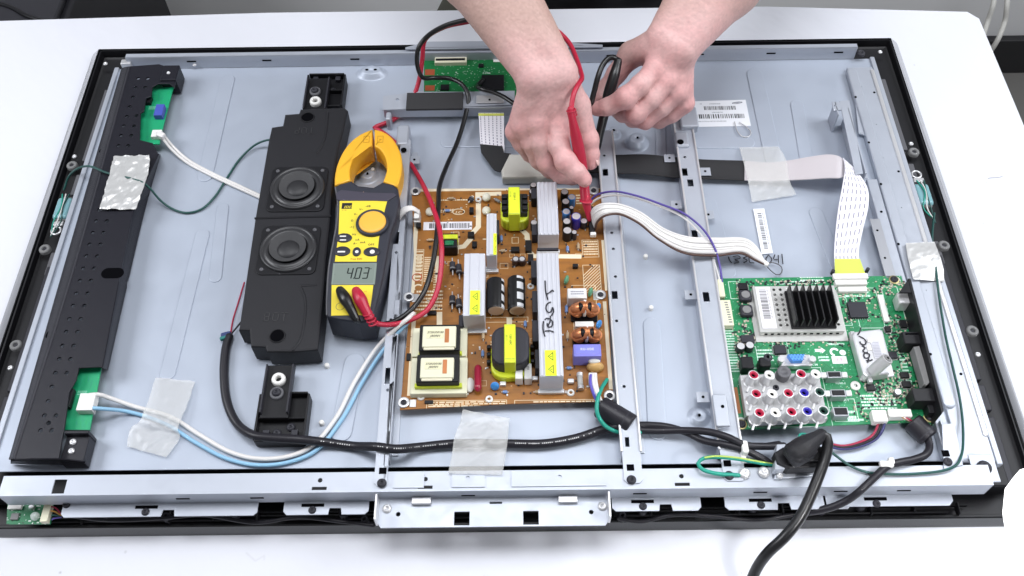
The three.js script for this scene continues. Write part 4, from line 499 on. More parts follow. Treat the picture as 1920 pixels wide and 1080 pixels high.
  // toroid chokes
  for (const [cx, cy, cz] of [[.0896,.066,.1051], [.0902,.066,.1338]]) {
    const g = thing2('choke_coil', t, [cx, PCB, cz]); part(g, 'toroid_core', new THREE.TorusGeometry(0.0088, 0.0042, 10, 28), M.black, [cx, cy - 0.001, cz], [0.25, 0, 0]);
    const lp = []; for (let i = 0; i <= 26; i++) lp.push(i); for (const s of [0, 1]) for (let i = 0; i < 10; i++) { const a = (s ? -0.32 : Math.PI - 1.42 - .3) + (i / 9) * 2.0 + (s ? -.35 : .3); const tt = part(g, 'copper_turn', cached('turn', () => new THREE.TorusGeometry(0.0054, 0.00085, 6, 18)), M.copper, [cx + 0.0088 * Math.cos(a), cy - 0.001 + 0.0088 * Math.sin(a) * Math.cos(.25), cz + 0.0088 * Math.sin(a) * Math.sin(.25)], new THREE.Quaternion().setFromEuler(new THREE.Euler(0.25, 0, 0)).multiply(new THREE.Quaternion().setFromEuler(new THREE.Euler(Math.PI / 2, 0, 0))).premultiply(new THREE.Quaternion()).multiply(new THREE.Quaternion().setFromEuler(new THREE.Euler(0, -a, 0)))); }
    part(g, 'divider', rboxG(0.0028, 0.017, 0.012, 0.0006), M.white, [cx, cy + .002, cz], [0.25, 0, 0]); part(g, 'coil_base', rboxG(0.026, 0.003, 0.014, 0.001), M.black, [cx, PCB + .0015, cz]);
    part(g, 'copper_sleeve', new THREE.TorusGeometry(0.0088, 0.0052, 12, 24, 2.2), M.copper, [cx, cy - 0.001, cz], [0.25, 0, -1.1]); part(g, 'copper_sleeve', new THREE.TorusGeometry(0.0088, 0.0052, 12, 24, 2.2), M.copper, [cx, cy - 0.001, cz], [0.25, 0, 2.04]); }
  const box = (n, b, top, m, bev = .0008) => block(t, n, b, top, top - PCB, m, bev);
  sticker(box('film_capacitor', [.0831,.0882,.0186,.0118], 0.069, M.white), 'capacitor_print', [.0833,.0886,.016,.0087], .0692, (x, W, H) => { x.fillStyle = '#dcdcdc'; x.fillRect(0, 0, W, H); fakeLines(x, W * .1, H * .2, W * .8, H * .6, 2, '#8a8a96'); });
  box('spacer_block', [.0889,.1189,.0179,.006], .062, M.white); const bl = box('blue_capacitor', [.0895,.1533,.0258,.0132], .071, M.lilac); sticker(bl, 'capacitor_print', [.0895,.1529,.0208,.0074], .0712, (x, W, H) => { x.fillStyle = '#7c7fd8'; x.fillRect(0, 0, W, H); x.fillStyle = '#c5c8ff'; x.font = FONT(H * .5, 'sans-serif', 'bold'); x.textAlign = 'center'; x.fillText('RU-VDE', W / 2, H * .6, W * .9); });
  box('relay', [.0257,.172,.0069,.0157], .066, M.white); const rl = box('relay', [.0341,.1718,.0069,.0163], .066, M.white); sticker(rl, 'relay_print', [.0341,.1722,.0059,.0135], .0662, (x, W, H) => { x.fillStyle = '#d8d8d4'; x.fillRect(0, 0, W, H); x.fillStyle = '#222'; x.save(); x.translate(W * .3, H * .1); x.rotate(Math.PI / 2); x.font = FONT(W * .5, 'sans-serif', 'bold'); x.fillText('JTF', 0, 0); x.restore(); });
  { const c = part(t, 'film_capacitor', new THREE.CapsuleGeometry(0.0044, 0.019, 6, 16), M.redCap, [-.0125,.06,.1755], [Math.PI / 2, 0, 0]); c.scale.set(.85, 1, 1); }
  { const w = part(t, 'glue_blob', new THREE.SphereGeometry(0.0055, 16, 10), M.white, [-.02,.056,.1805]); w.scale.set(.8, .6, 1.4); const w2 = part(t, 'glue_blob', new THREE.SphereGeometry(0.006, 16, 10), M.white, [.0961,.062,.1589]); w2.scale.set(1, .7, .7); const w3 = part(t, 'varistor', new THREE.SphereGeometry(0.0075, 18, 12), mat(0.5, 0.3, 0.1, 0.5), [.0972,.057,.1635]); w3.scale.set(1.1, .8, .7); for (const p of [[-.0656,.056,-.0252], [-.0063,.058,-.042], [-.0062,.058,-.024]]) { const q = part(t, 'white_capacitor', new THREE.SphereGeometry(0.0046, 16, 10), mat(.72, .7, .58, .5), p); q.scale.set(1, .8, 1.1); } }
  disc(t, [.0033,.0585,.1833], .0042, M.blueCap, [-0.5, 0, 0]); disc(t, [.1033,.0595,.0987], .0042, M.blueCap, [-0.4, .8, 0]); disc(t, [.1032,.0595,.1182], .0042, M.blueCap, [-0.4, .8, 0]); disc(t, [.074,.058,.0651], .005, M.greenCap, [0, 1.2, .2]); disc(t, [.0971,.058,.0801], .005, M.greenCap, [0, 1.2, .2]); disc(t, [.0598,.058,.0262], .0035, mat(.3, .5, .8, .4), [-0.4, 0, 0]);
  // glass fuse with end caps
  { const f = rod(t, 'fuse', [.0823,.057,.1712], [.0826,.057,.1858], .0026, M.glass, 12); rod(f, 'fuse_cap', [.0824,.057,.1701], [.0822,.057,.1735], .003, M.bright, 12); rod(f, 'fuse_cap', [.0827,.057,.1835], [.0826,.057,.1869], .003, M.bright, 12); }
  // axial diodes standing between the sink and the print
  for (const [a, b] of [[[-.0402,.059,.0373], [-.039,.059,.0583]], [[-.0342,.059,.0394], [-.032,.059,.0636]], [[-.039,.059,.0781], [-.0384,.059,.0987]], [[-.0332,.059,.0814], [-.031,.059,.1037]], [[-.0254,.058,-.0351], [-.0199,.058,-.0437]]]) { const d = rod(t, 'diode', a.map((v, i) => v + (b[i] - v) * .28), a.map((v, i) => v + (b[i] - v) * .72), .003, M.charcoal, 12); rod(d, 'lead_wire', a, b, .0007, M.bright, 6); rod(d, 'diode_band', a.map((v, i) => v + (b[i] - v) * .6), a.map((v, i) => v + (b[i] - v) * .66), .00305, M.rubber, 12); }
  // power transistors along the sinks
  for (const [n, b, top] of [['transistor', [.0437,-.0387,.0056,.0144], .068], ['transistor', [.0433,.009,.0054,.0136], .068], ['transistor', [.042,.058,.0058,.0206], .068], ['transistor', [.042,.0977,.0051,.0245], .07], ['transistor', [.0418,.1308,.006,.0236], .07], ['transistor', [.0429,.1612,.0044,.0198], .07], ['transistor', [-.0293,.116,.0041,.0132], .066], ['transistor', [.0061,.0071,.0027,.0191], .07]]) { const q = box(n, b, top, M.charcoal, .0006); }
  for (const [b, top] of [[[-.0219,.0061,.0066,.0062], .058], [[.0235,.0255,.0087,.0061], .0575], [[.0371,.0217,.0065,.0135], .058], [[-.0219,-.0257,.0045,.0071], .058], [[-.0586,.1002,.0089,.0043], .0565], [[-.0575,.1969,.0079,.0033], .0555], [[-.0787,.149,.004,.0076], .0555], [[.039,.0386,.0054,.0093], .06], [[.0838,.0471,.0054,.0039], .058], [[-.0182,.0181,.0049,.0068], .057]]) box('chip', b, top, M.black, .0004);
  for (const p of [[.0239,.0575,.0412], [.0303,.0575,.0413]]) { const q = part(t, 'small_transistor', cylG(.0038, .008, 14), mat(.05, .03, .03, .5), p); part(q, 'transistor_cap', cylG(.0026, .0005, 12), M.bright, [p[0], p[1] + .0042, p[2]]); }
  for (const p of [[-.0149,.0545,-.0421], [-.0658,.0545,.1004], [.0384,.0545,.0699], [-.0652,.0545,.1913], [-.0021,.0545,.1944], [.0733,.0545,.1888]]) part(t, 'eyelet', latheG([[.0016, -.0006], [.0016, .0006], [.0024, .0009], [.0034, .0006], [.0036, -.0006]], 18), M.white, p);
  for (const p of [[-.0823,.0545,-.0542], [-.0807,.0545,.1971], [.1077,.0545,-.0517], [.1072,.0545,.0811], [-.082,.0545,.0808], [.109,.0545,.1925]]) { const k = part(t, 'mount_ring', latheG([[0, 0], [.0055, 0], [.0055, .0008], [.0044, .0014], [.0028, .0008], [0, .0006]], 20), M.bright, p); screw(k, [p[0], p[1] + .0008, p[2]], .0028, M.charcoal); }
  for (const b of [[-.0723,.1976,.0059,.0077], [-.0756,.0816,.0063,.0095], [.103,.0815,.0063,.0101]]) block(t, 'earth_pad', b, .0542, .0008, M.solder, .0003);
  for (const p of [[.0107,.055,.1793], [-.0051,.056,.0496], [-.0003,.056,.0464], [.0405,.056,.1746], [.0737,.056,.1779]]) part(t, 'sink_pin', rboxG(.006, .004, .0045, .001), M.bright, p);
  { const k = box('wire_connector', [-.078,-.0143,.0067,.0141], .062, M.white); part(k, 'connector_clip', rboxG(.005, .004, .006, .0008), M.black, [-.0763,.058,-.0055]); const k2 = box('wire_connector', [.1027,-.009,.0055,.0328], .062, M.black); part(k2, 'connector_clip', rboxG(.006, .005, .004, .0008), M.white, [.1034,.06,.0107]); box('mains_connector', [.094,.178,.0079,.01], .064, M.white); }
  sticker(t, 'barcode_label', [-.0465,-.0078,.0506,.0105], .0539, (x, W, H) => { x.fillStyle = '#e8e6ec'; x.fillRect(0, 0, W, H); barcode(x, W * .12, H * .18, W * .82, H * .62, false); });
  // axial resistors and small signal diodes
  for (const [a, b, m] of [[[.0072,.0552,.026], [.0148,.0552,.0261], 0], [[.077,.0552,.0203], [.0766,.0552,.0297], 1], [[.088,.0552,.0171], [.0876,.0552,.0272], 0], [[-.0085,.0552,.1419], [-.0084,.0552,.1518], 1], [[.0388,.0552,.1881], [.0466,.0552,.1882], 0], [[.0092,.0552,.1877], [.0161,.0552,.1878], 1], [[-.0512,.0552,-.027], [-.0433,.0552,-.0269], 1], [[-.0483,.0552,-.0435], [-.0393,.0552,-.0434], 0], [[.0325,.0552,.1096], [.0324,.0552,.1193], 1], [[-.0082,.0552,.1211], [-.0081,.0552,.1331], 0], [[.0731,.0552,.0917], [.0726,.0552,.1041], 1], [[.0729,.0552,.1223], [.0724,.0552,.1342], 0], [[.0693,.0552,.1632], [.0763,.0552,.1633], 1], [[.0093,.0552,.0056], [.0093,.0552,.0158], 1], [[-.0675,.0552,.0112], [-.0598,.0552,.0113], 0], [[.0015,.057,-.0412], [.0094,.057,-.0353], 2]]) { const q = (k) => a.map((v, i) => v + (b[i] - v) * k); const d = rod(t, 'resistor', q(.2), q(.8), .0016, [mat(.45, .33, .2, .5), mat(.16, .26, .5, .4), M.rubber][m], 10); rod(d, 'lead_wire', a, b, .0004, M.bright, 6); }
  const r = rng(5), pts = []; const x0 = -.0646, x1 = .1039, z0 = -.049, z1 = .1924; for (let i = 0; i < 260; i++) pts.push([x0 + (x1 - x0) * r(), z0 + (z1 - z0) * r()]); smd(t, pts, 3, [M.charcoal, M.solder]);
}
function thing2(name, parent, at) { const g = new THREE.Group(); g.name = name; parent.updateWorldMatrix(true, false); g.position.copy(parent.worldToLocal(V(at))); parent.add(g); return g; }

// ---------- green main board ----------
{
  const t = thing('main_board', 'green main circuit board with black finned heat sink and rows of audio sockets', 'circuit board', [.3135,.0505,.1466]);
  const silk = '#d9ece0';
  const draw = (x, x0, y0, w, h) => {
    x.fillStyle = '#17814f'; x.fillRect(x0, y0, w, h); const r = rng(31); x.lineCap = 'round';
    for (let i = 0; i < 420; i++) { x.strokeStyle = r() < .5 ? 'rgba(60,170,115,.45)' : 'rgba(8,80,45,.5)'; x.lineWidth = .25 + .5 * r(); let a = x0 + w * r(), b = y0 + h * r(); x.beginPath(); x.moveTo(a, b); for (let k = 0; k < 3; k++) { const l = 3 + 12 * r(), d = Math.floor(r() * 8) * Math.PI / 4; a += l * Math.cos(d); b += l * Math.sin(d); x.lineTo(a, b); } x.stroke(); }
    for (let i = 0; i < 900; i++) { x.fillStyle = r() < .75 ? 'rgba(215,235,222,.85)' : 'rgba(190,170,110,.9)'; x.fillRect(x0 + w * r(), y0 + h * r(), .4 + 1.1 * r(), .35 + .6 * r()); }
    x.strokeStyle = silk; x.fillStyle = silk; x.lineWidth = .6;
    for (const a of [[235.24,66.57,10.52,20.28], [354.83,76.22,23.81,46.22], [335.39,87.18,12.4,31.91], [232.48,165.14,75.73,60.22], [311.52,198.19,21.28,22.58], [267.7,124.22,13.68,26.49], [235.01,141.56,16.07,23.1], [384.99,75.34,15.56,38.42]]) x.strokeRect(...a);
    for (const [a, n, s] of [[[282.33,66.88,42.21,5.11], 2, 2], [[306.87,61.31,23.8,7.71], 2, 3], [[284.21,134.66,27.88,2.95], 1, 4], [[320.65,130.95,15.19,11.78], 3, 5], [[340.61,76.01,31.38,12.58], 3, 6], [[317.03,174.32,14.82,3.93], 1, 7], [[310.37,210.09,20.72,10.67], 2, 8], [[338.76,194.23,31.57,16.27], 5, 9], [[308.33,153.03,10.01,6.9], 2, 10], [[322.89,218.24,14.41,4.24], 1, 11], [[251.3,144.71,15.07,14.46], 4, 12], [[384.01,137.78,5.98,45.72], 12, 13], [[223.26,99.21,9.14,70.89], 24, 14]]) fakeLines(x, ...a, n, silk, s);
    // printed arrow, mark and board name
    x.fillStyle = '#f2f7f4'; const [ax, ay] = [306.65,146.53]; x.beginPath(); x.moveTo(ax, ay - 1.6); x.lineTo(ax + 6, ay - 1.6); x.lineTo(ax + 6, ay - 3.4); x.lineTo(ax + 10, ay); x.lineTo(ax + 6, ay + 3.4); x.lineTo(ax + 6, ay + 1.6); x.lineTo(ax, ay + 1.6); x.fill();
    x.beginPath(); x.arc(332.36,149.23, 3.1, 0, 7); x.fill(); x.lineWidth = 2.2; x.strokeStyle = '#f2f7f4'; x.beginPath(); x.arc(324.93,148.54, 3.6, 2, 5.6); x.stroke(); x.font = FONT(2.8, 'sans-serif', 'bold'); x.fillText('BN41', 310.62,157.6); x.font = FONT(2.6, 'sans-serif', 'bold'); x.fillText('HDMI-2', 319.11,183.21); x.fillText('HDMI-1', 318.56,200.84); x.fillText('PC IN', 299.57,163.19);
    for (const [a, b] of [[337.19,184.01], [226.59,219.55], [401.81,67.09]].map((q) => q)) { x.fillStyle = '#cfd6cf'; x.beginPath(); x.arc(a, b, 4.4, 0, 7); x.fill(); }
    x.fillStyle = '#b06a34'; x.fillRect(223.26,184.75,4.39,26.74);
    x.strokeStyle = '#86d0a8'; x.lineWidth = .35; for (let i = 0; i < 22; i++) { const [a, b] = [343.85,78.97]; x.beginPath(); x.moveTo(a + i * 1.3, b); x.lineTo(a + i * 1.3 + (i - 10) * .15, b + 7); x.stroke(); }
  };
  printed(t, 'circuit_board', [[.2255,.0625],[.2648,.0624],[.4083,.062],[.4074,.114],[.4005,.2218],[.3986,.2255],[.3753,.2225],[.2231,.2274],[.2226,.1701]], PCB, 0.0016, 6, draw, { rough: 0.4, coat: 0.2 });
  const box = (n, b, top, m, bev = .0006, par = t) => block(par, n, b, top, top - PCB, m, bev);
  // shield can with barcode and finned heat sink
  { const g = thing2('shield_can', t, [.2971,.0535,.0971]); const b = [.2961,.1039,.0801,.0525], can = mat(.58, .58, .56, .36, .45);
    const holes = []; for (let i = 0; i < 8; i++) for (const k of [0, 1]) holes.push([b[0] - b[2] / 2 + .0205 + k * .0062, b[1] - b[3] / 2 + .0042 + i * .0058, .0016]); for (let i = 0; i < 8; i++) holes.push([b[0] + b[2] / 2 - .0045, b[1] - b[3] / 2 + .0042 + i * .0058, .0016]);
    plate(g, 'can_lid', rectPts(...b), .061, .0008, can, { holes, curve: 4 }); for (const s of [-1, 1]) { part(g, 'can_wall', rboxG(.0008, .006, b[3], .0003), can, [b[0] + s * (b[2] / 2 - .0004), .0572, b[1]]); part(g, 'can_wall', rboxG(b[2], .006, .0008, .0003), can, [b[0], .0572, b[1] + s * (b[3] / 2 - .0004)]); }
    for (let i = 0; i < 12; i++) part(g, 'wall_hole', boxG(.0028, .002, .0004), M.hole, [b[0] - b[2] / 2 + .006 + i * .0062, .0572, b[1] + b[3] / 2 + .0002]);
    part(g, 'can_floor', boxG(b[2] - .002, .0006, b[3] - .002), M.black, [b[0], PCB + .0006, b[1]]); block(g, 'can_rim', [b[0], b[1] + .004, b[2] + .008, b[3] + .006], PCB + .0014, .0012, can, .0004);
    sticker(g, 'barcode_label', [.2656,.1026,.0139,.0477], .0615, (x, W, H) => { x.fillStyle = '#eae8ec'; x.fillRect(0, 0, W, H); barcode(x, W * .2, H * .06, W * .5, H * .7, true, 9); fakeLines(x, W * .74, H * .08, W * .1, H * .7, 20, '#777'); });
    const hb = [.3073,.1061,.0429,.0426], hs = thing2('heat_sink', g, [hb[0], .061, hb[1]]); const base = block(g, 'heat_sink_base', hb, .0635, .0025, M.black, .0006); for (let i = 0; i < 7; i++) part(base, 'fin', rboxG(.0014, .014, hb[3] * .95, .0004), mat(.008, .008, .009, .32), [hb[0] - hb[2] / 2 + .002 + i * (hb[2] - .004) / 6, .0698, hb[1]]); g.remove(hs); }
  // tuner can with aerial socket and handwriting
  { const g = thing2('tuner_can', t, [.3576,.0535,.149]); const can = mat(.66, .66, .68, .3, .5); plate(g, 'can_body', [[.342,.1339],[.3679,.1308],[.3701,.1343],[.3687,.1734],[.3659,.1789],[.3443,.182],[.3416,.1786],[.3401,.1386]], .066, .0115, can, { bevel: .0015 }); plate(g, 'can_flange', [[.3413,.1291],[.3737,.1272],[.3739,.1769],[.3415,.1809]], .057, .003, can, { bevel: .0005 }); for (let i = 0; i < 6; i++) part(g, 'can_clip', rboxG(.004, .005, .006, .0008), M.bright, [.3427,.06,.1339].map((v, k) => v + [.0012, 0, .0098][k] * i));
    const A = [.3507,.066,.177], B = [.36,.083,.1728]; rod(g, 'aerial_socket', A, B, .0056, M.bright, 20); const d = B.map((v, i) => v - A[i]), l = Math.hypot(...d); rod(g, 'socket_pin', B.map((v, i) => v - d[i] / l * .001), B.map((v, i) => v + d[i] / l * .0006), .0038, M.rubber, 14); rod(g, 'socket_pin', B, B.map((v, i) => v + d[i] / l * .001), .0012, M.hole, 8);
    for (const p of [[.3552,.0667,.1439], [.3529,.0667,.1526]]) part(g, 'tuning_slot', rboxG(.004, .0006, .005, .0002), M.white, p); sticker(g, 'can_print', [.3595,.1542,.0079,.0183], .0665, (x, W, H) => { x.fillStyle = '#c9c9d0'; x.fillRect(0, 0, W, H); fakeLines(x, W * .1, H * .05, W * .8, H * .9, 10, '#9a9aa6'); });
    marker(g, 'handwritten_mark', [[[.3498,.0666,.1297],[.3478,.0666,.1344],[.3451,.0666,.1379]], [[.3458,.0666,.1391],[.3493,.0666,.1414],[.3515,.0666,.145],[.3498,.0666,.1484],[.3465,.0666,.1478],[.3456,.0666,.1449]], [[.3466,.0666,.1495],[.3491,.0666,.1519],[.3464,.0666,.1553],[.3488,.0666,.1576]], [[.3506,.0666,.1565],[.3466,.0666,.1587],[.3468,.0666,.1627],[.3503,.0666,.1622],[.3515,.0666,.1588],[.3488,.0666,.1576]], [[.3471,.0666,.1655],[.3506,.0666,.1656],[.3533,.0666,.1645]], [[.3501,.0666,.1633],[.3481,.0666,.1678]]], .0007); }
  // VGA socket
  { const g = thing2('video_socket', t, [.2887,.0535,.1538]); block(g, 'socket_flange', [.2839,.1614,.0297,.0125], .062, .008, M.bright, .0015); const c = [.2837,.1615,.0158,.0068]; plate(g, 'socket_face', [[c[0] - c[2] / 2, c[1] - c[3] / 2], [c[0] + c[2] / 2, c[1] - c[3] / 2], [c[0] + c[2] / 2 - .003, c[1] + c[3] / 2], [c[0] - c[2] / 2 + .003, c[1] + c[3] / 2]], .0675, .007, M.vga, { bevel: .0008 }); for (let i = 0; i < 15; i++) part(g, 'pin_hole', boxG(.0009, .0003, .0009), mat(.02, .08, .3, .6), [c[0] - .0062 + (i % 5) * .003 + (i > 4 && i < 10 ? .0015 : 0), .0677, c[1] - .0024 + Math.floor(i / 5) * .0024]); for (const s of [-1, 1]) part(g, 'jack_nut', cylG(.0034, .005, 6), M.bright, [c[0] + s * .0145, .0645, c[1] + .0015]); }
  // plate of audio and video sockets
  { const g = thing2('socket_panel', t, [.2682,.0535,.1958]); const alu = mat(.45, .45, .455, .4, .4); plate(g, 'panel_plate', [[.2291,.1776],[.2612,.1764],[.2625,.1742],[.2734,.1738],[.2739,.1766],[.302,.1758],[.3013,.223],[.2332,.2258],[.2313,.2194],[.229,.2189]], .064, .009, alu, { bevel: .0006 });
    const red = mat(.42, .012, .05, .35), wht = M.white, blu = mat(.03, .02, .35, .35), grn = mat(.01, .05, .035, .35);
    for (const [x, y, z, m] of [[.2385,.076,.1843, red], [.2529,.076,.1845, wht], [.2815,.076,.1838, red], [.295,.076,.184, wht], [.238,.076,.2033, red], [.2523,.076,.2035, wht], [.2667,.076,.2031, red], [.281,.076,.2028, blu], [.2949,.076,.2024, grn], [.238,.076,.2223, red], [.2522,.076,.222, wht], [.2664,.076,.2216, red], [.2805,.076,.2213, blu], [.2947,.076,.221, grn]]) {
      const b = [x - .0016, .0635, z + .001], q = new THREE.Quaternion().setFromUnitVectors(new THREE.Vector3(0, 1, 0), new THREE.Vector3(x - b[0], y - b[1], z - b[2]).normalize());
      const k = part(g, 'phono_socket', cached('phono', () => latheG([[.0062, 0], [.0062, .0006], [.0044, .0008], [.0044, .0116], [.005, .0122], [.005, .0129], [.004, .013], [.003, .012], [.003, .004]], 20)), M.bright, b, q); part(k, 'socket_collar', cached('phc', () => latheG([[.0034, .0105], [.0036, .0122], [.0041, .0131], [.0034, .0135], [.0022, .0128], [.0018, .0105]], 20)), m, b, q); part(k, 'socket_hole', cached('phh', () => new THREE.CircleGeometry(.0019, 12).rotateX(-Math.PI / 2).translate(0, .0109, 0)), M.hole, b, q); part(k, 'solder_tail', rboxG(.0022, .002, .007, .0006), M.bright, [x - .0045, .065, z + .0085], [0, -.45, 0]); }
    part(g, 's_video_socket', latheG([[0, .0085], [.0028, .0085], [.003, .01], [.0058, .01], [.0064, .009], [.0064, 0]], 22), M.grey, [.2675,.064,.1798]); part(g, 'jack_hole', latheG([[.0012, .001], [.0026, .001], [.003, 0]], 14), M.charcoal, [.2602,.064,.1913]); part(g, 'jack_hole', cylG(.0018, .0006, 12), M.hole, [.2601,.0645,.1916]); }
  // HDMI and USB sockets
  for (const [n, b] of [['digital_socket', [.3161,.178,.0112,.005]], ['digital_socket', [.316,.197,.0116,.0054]], ['usb_socket', [.3147,.2156,.0115,.0069]]]) { const k = block(t, n, [b[0], b[1], b[2] + .002, b[3] + .002], .0635, .01, M.aluDark, .0006); block(k, 'socket_opening', b, .0638, .001, M.black, .0003); if (n === 'digital_socket') for (const s of [-1, 1]) part(k, 'socket_lug', rboxG(.0055, .003, .006, .001), M.bright, [b[0] + s * (b[2] / 2 + .004), .062, b[1]]); }
  // 3.5 mm jack, optical socket and other black sockets
  { const j = box('audio_jack', [.2537,.1656,.0108,.0101], .068, M.black, .002); part(j, 'jack_hole', cylG(.0018, .0006, 12), M.hole, [.2568,.0682,.1612]); part(j, 'jack_collar', latheG([[.0018, .0012], [.0034, .0012], [.0042, 0]], 16), M.charcoal, [.2568,.068,.1617]); box('optical_socket', [.2376,.1653,.0113,.0124], .066, M.black, .001); }
  for (const b of [[.2441,.0861,.0182,.0156], [.2427,.1035,.018,.0153]]) { const c = block(t, 'inductor', [b[0] + .0045, b[1], .0125, .0125], .0595, .006, M.charcoal, .002); part(c, 'coil_top', cylG(.0042, .0008, 18), M.rubber, [b[0] + .0045, .0597, b[1]]); }
  for (const p of [[.2351,.0535,.1455], [.2438,.0535,.1445]]) electro(t, p, .0042, .0085, M.charcoal); { const e = electro(t, [.3722,.0535,.1944], .0034, .006, M.grey); }
  // chips
  for (const [b, m] of [[[.3555,.1032,.0175,.0178], M.charcoal], [[.2484,.0742,.0089,.0076], M.black], [[.2442,.1345,.0122,.0083], M.charcoal], [[.2731,.1466,.0111,.0093], M.charcoal], [[.3777,.1539,.008,.0069], M.charcoal], [[.3838,.1754,.0079,.0056], M.black], [[.3834,.1851,.0078,.0061], M.black], [[.3798,.1254,.0051,.006], M.black], [[.3497,.1877,.0073,.0066], M.black], [[.3959,.1197,.0061,.0084], M.black]]) { const c = box('chip', b, m === M.charcoal ? .0568 : .057, m, .0003); const w = b[2], d = b[3]; const n = 8, gs = []; for (let i = 0; i < n; i++) for (const s of [-1, 1]) { const g1 = new THREE.BoxGeometry(.0005, .0004, .0016); g1.translate(-w / 2 + (i + .5) * w / n, 0, s * (d / 2 + .0006)); gs.push(g1); const g2 = new THREE.BoxGeometry(.0016, .0004, .0005); g2.translate(s * (w / 2 + .0006), 0, -d / 2 + (i + .5) * d / n); gs.push(g2); } part(c, 'chip_pins', mergeGeometries(gs), M.solder, [b[0], PCB + .0006, b[1]]); }
  // connectors
  box('ribbon_socket', [.3545,.0727,.0314,.0057], .0595, M.white); box('ribbon_socket', [.355,.0799,.0282,.0057], .058, M.white); { const k = box('wire_socket', [.2269,.1075,.0108,.0292], .061, M.cream); for (let i = 0; i < 9; i++) part(k, 'contact', boxG(.003, .0004, .0012), M.rubber, [.2277,.0611,.096].map((v, q) => v + [.0002, 0, .0028][q] * i)); box('wire_socket', [.226,.0773,.0058,.0208], .059, M.cream); box('plug_housing', [.3491,.2197,.0133,.0116], .0625, M.white, .001); box('plug_housing', [.3679,.217,.021,.0079], .0625, M.white, .001); box('header_strip', [.3807,.1017,.0052,.0307], .057, M.white); }
  // side socket strip standing along the board edge
  { const g = thing2('side_socket_strip', t, [.4117,.0535,.1439]); plate(g, 'strip_wall', [[.4017,.0827],[.4043,.0827],[.3993,.2238],[.3966,.2269]], .079, .027, M.black, { bevel: .0004 }); plate(g, 'strip_end', [[.3893,.0985],[.4024,.0821],[.404,.084],[.4025,.0987]], .0785, .002, M.black, { bevel: .0004 }); block(g, 'metal_socket', [.3969,.0985,.0112,.0128], .07, .015, M.bright, .0015); block(g, 'jack_block', [.3932,.1444,.0168,.0133], .072, .018, M.black, .001); plate(g, 'card_socket', [[.3928,.1533],[.3985,.1523],[.3994,.1898],[.395,.1936],[.3929,.1925]], .07, .012, M.rubber, { bevel: .0006 }); block(g, 'usb_block', [.3884,.2045,.019,.0134], .073, .018, M.black, .001); block(g, 'base_block', [.3984,.2144,.0124,.0101], .066, .012, M.black, .001); part(g, 'jack_slot', rboxG(.012, .0006, .0016, .0002), M.hole, [.3935,.0723,.1408]); }
  for (const p of [[.3996,.0538,.0673], [.2261,.0538,.2229], [.3965,.0538,.2182]]) { const k = part(t, 'mount_ring', latheG([[0, 0], [.005, 0], [.005, .0008], [0, .001]], 18), mat(.4, .34, .16, .4, .6), p); screw(k, [p[0], p[1] + .0008, p[2]], .0038, M.charcoal); }
  part(t, 'eyelet', latheG([[.0018, -.0006], [.0018, .0006], [.003, .0009], [.0045, .0006], [.0047, -.0006]], 18), M.white, [.3367,.0545,.1851]); part(t, 'eyelet', latheG([[.0018, -.0006], [.0018, .0006], [.003, .0009], [.0042, .0006], [.0044, -.0006]], 18), M.white, [.3026,.0545,.2093]);
  sticker(t, 'board_label', [.3276,.1574,.014,.008], .0539, (x, W, H) => { x.fillStyle = '#e6e2e6'; x.fillRect(0, 0, W, H); x.fillStyle = '#b58'; x.font = FONT(H * .5); x.fillText('E-9', W * .3, H * .6); });
  const r = rng(9), pts = []; const areas = [[1378,598,1445,650,120],[1420,630,1480,660,70],[1640,528,1700,560,70],[1650,600,1712,700,190],[1606,725,1705,766,170],[1570,545,1655,612,110],[1480,625,1590,660,60],[1356,612,1385,700,70],[1590,705,1690,735,60],[1560,712,1600,790,40],[1410,526,1560,536,60],[1376,525,1418,600,50]]; const map = (px, py) => { const f = [[.2428,.0679],[.4116,.0705],[.2218,.2195],[.3947,.2217]]; const u = (px - 1380) / 320, v = (py - 530) / 260; return [f[0][0] + (f[1][0] - f[0][0]) * u * (1 - v * .1), f[0][1] + (f[2][1] - f[0][1]) * v]; };
  for (const [a, b, c, d, n] of areas) for (let i = 0; i < n; i++) pts.push(map(a + (c - a) * r(), b + (d - b) * r())); smd(t, pts, 8, [mat(.5, .46, .36, .5), M.charcoal]);
}

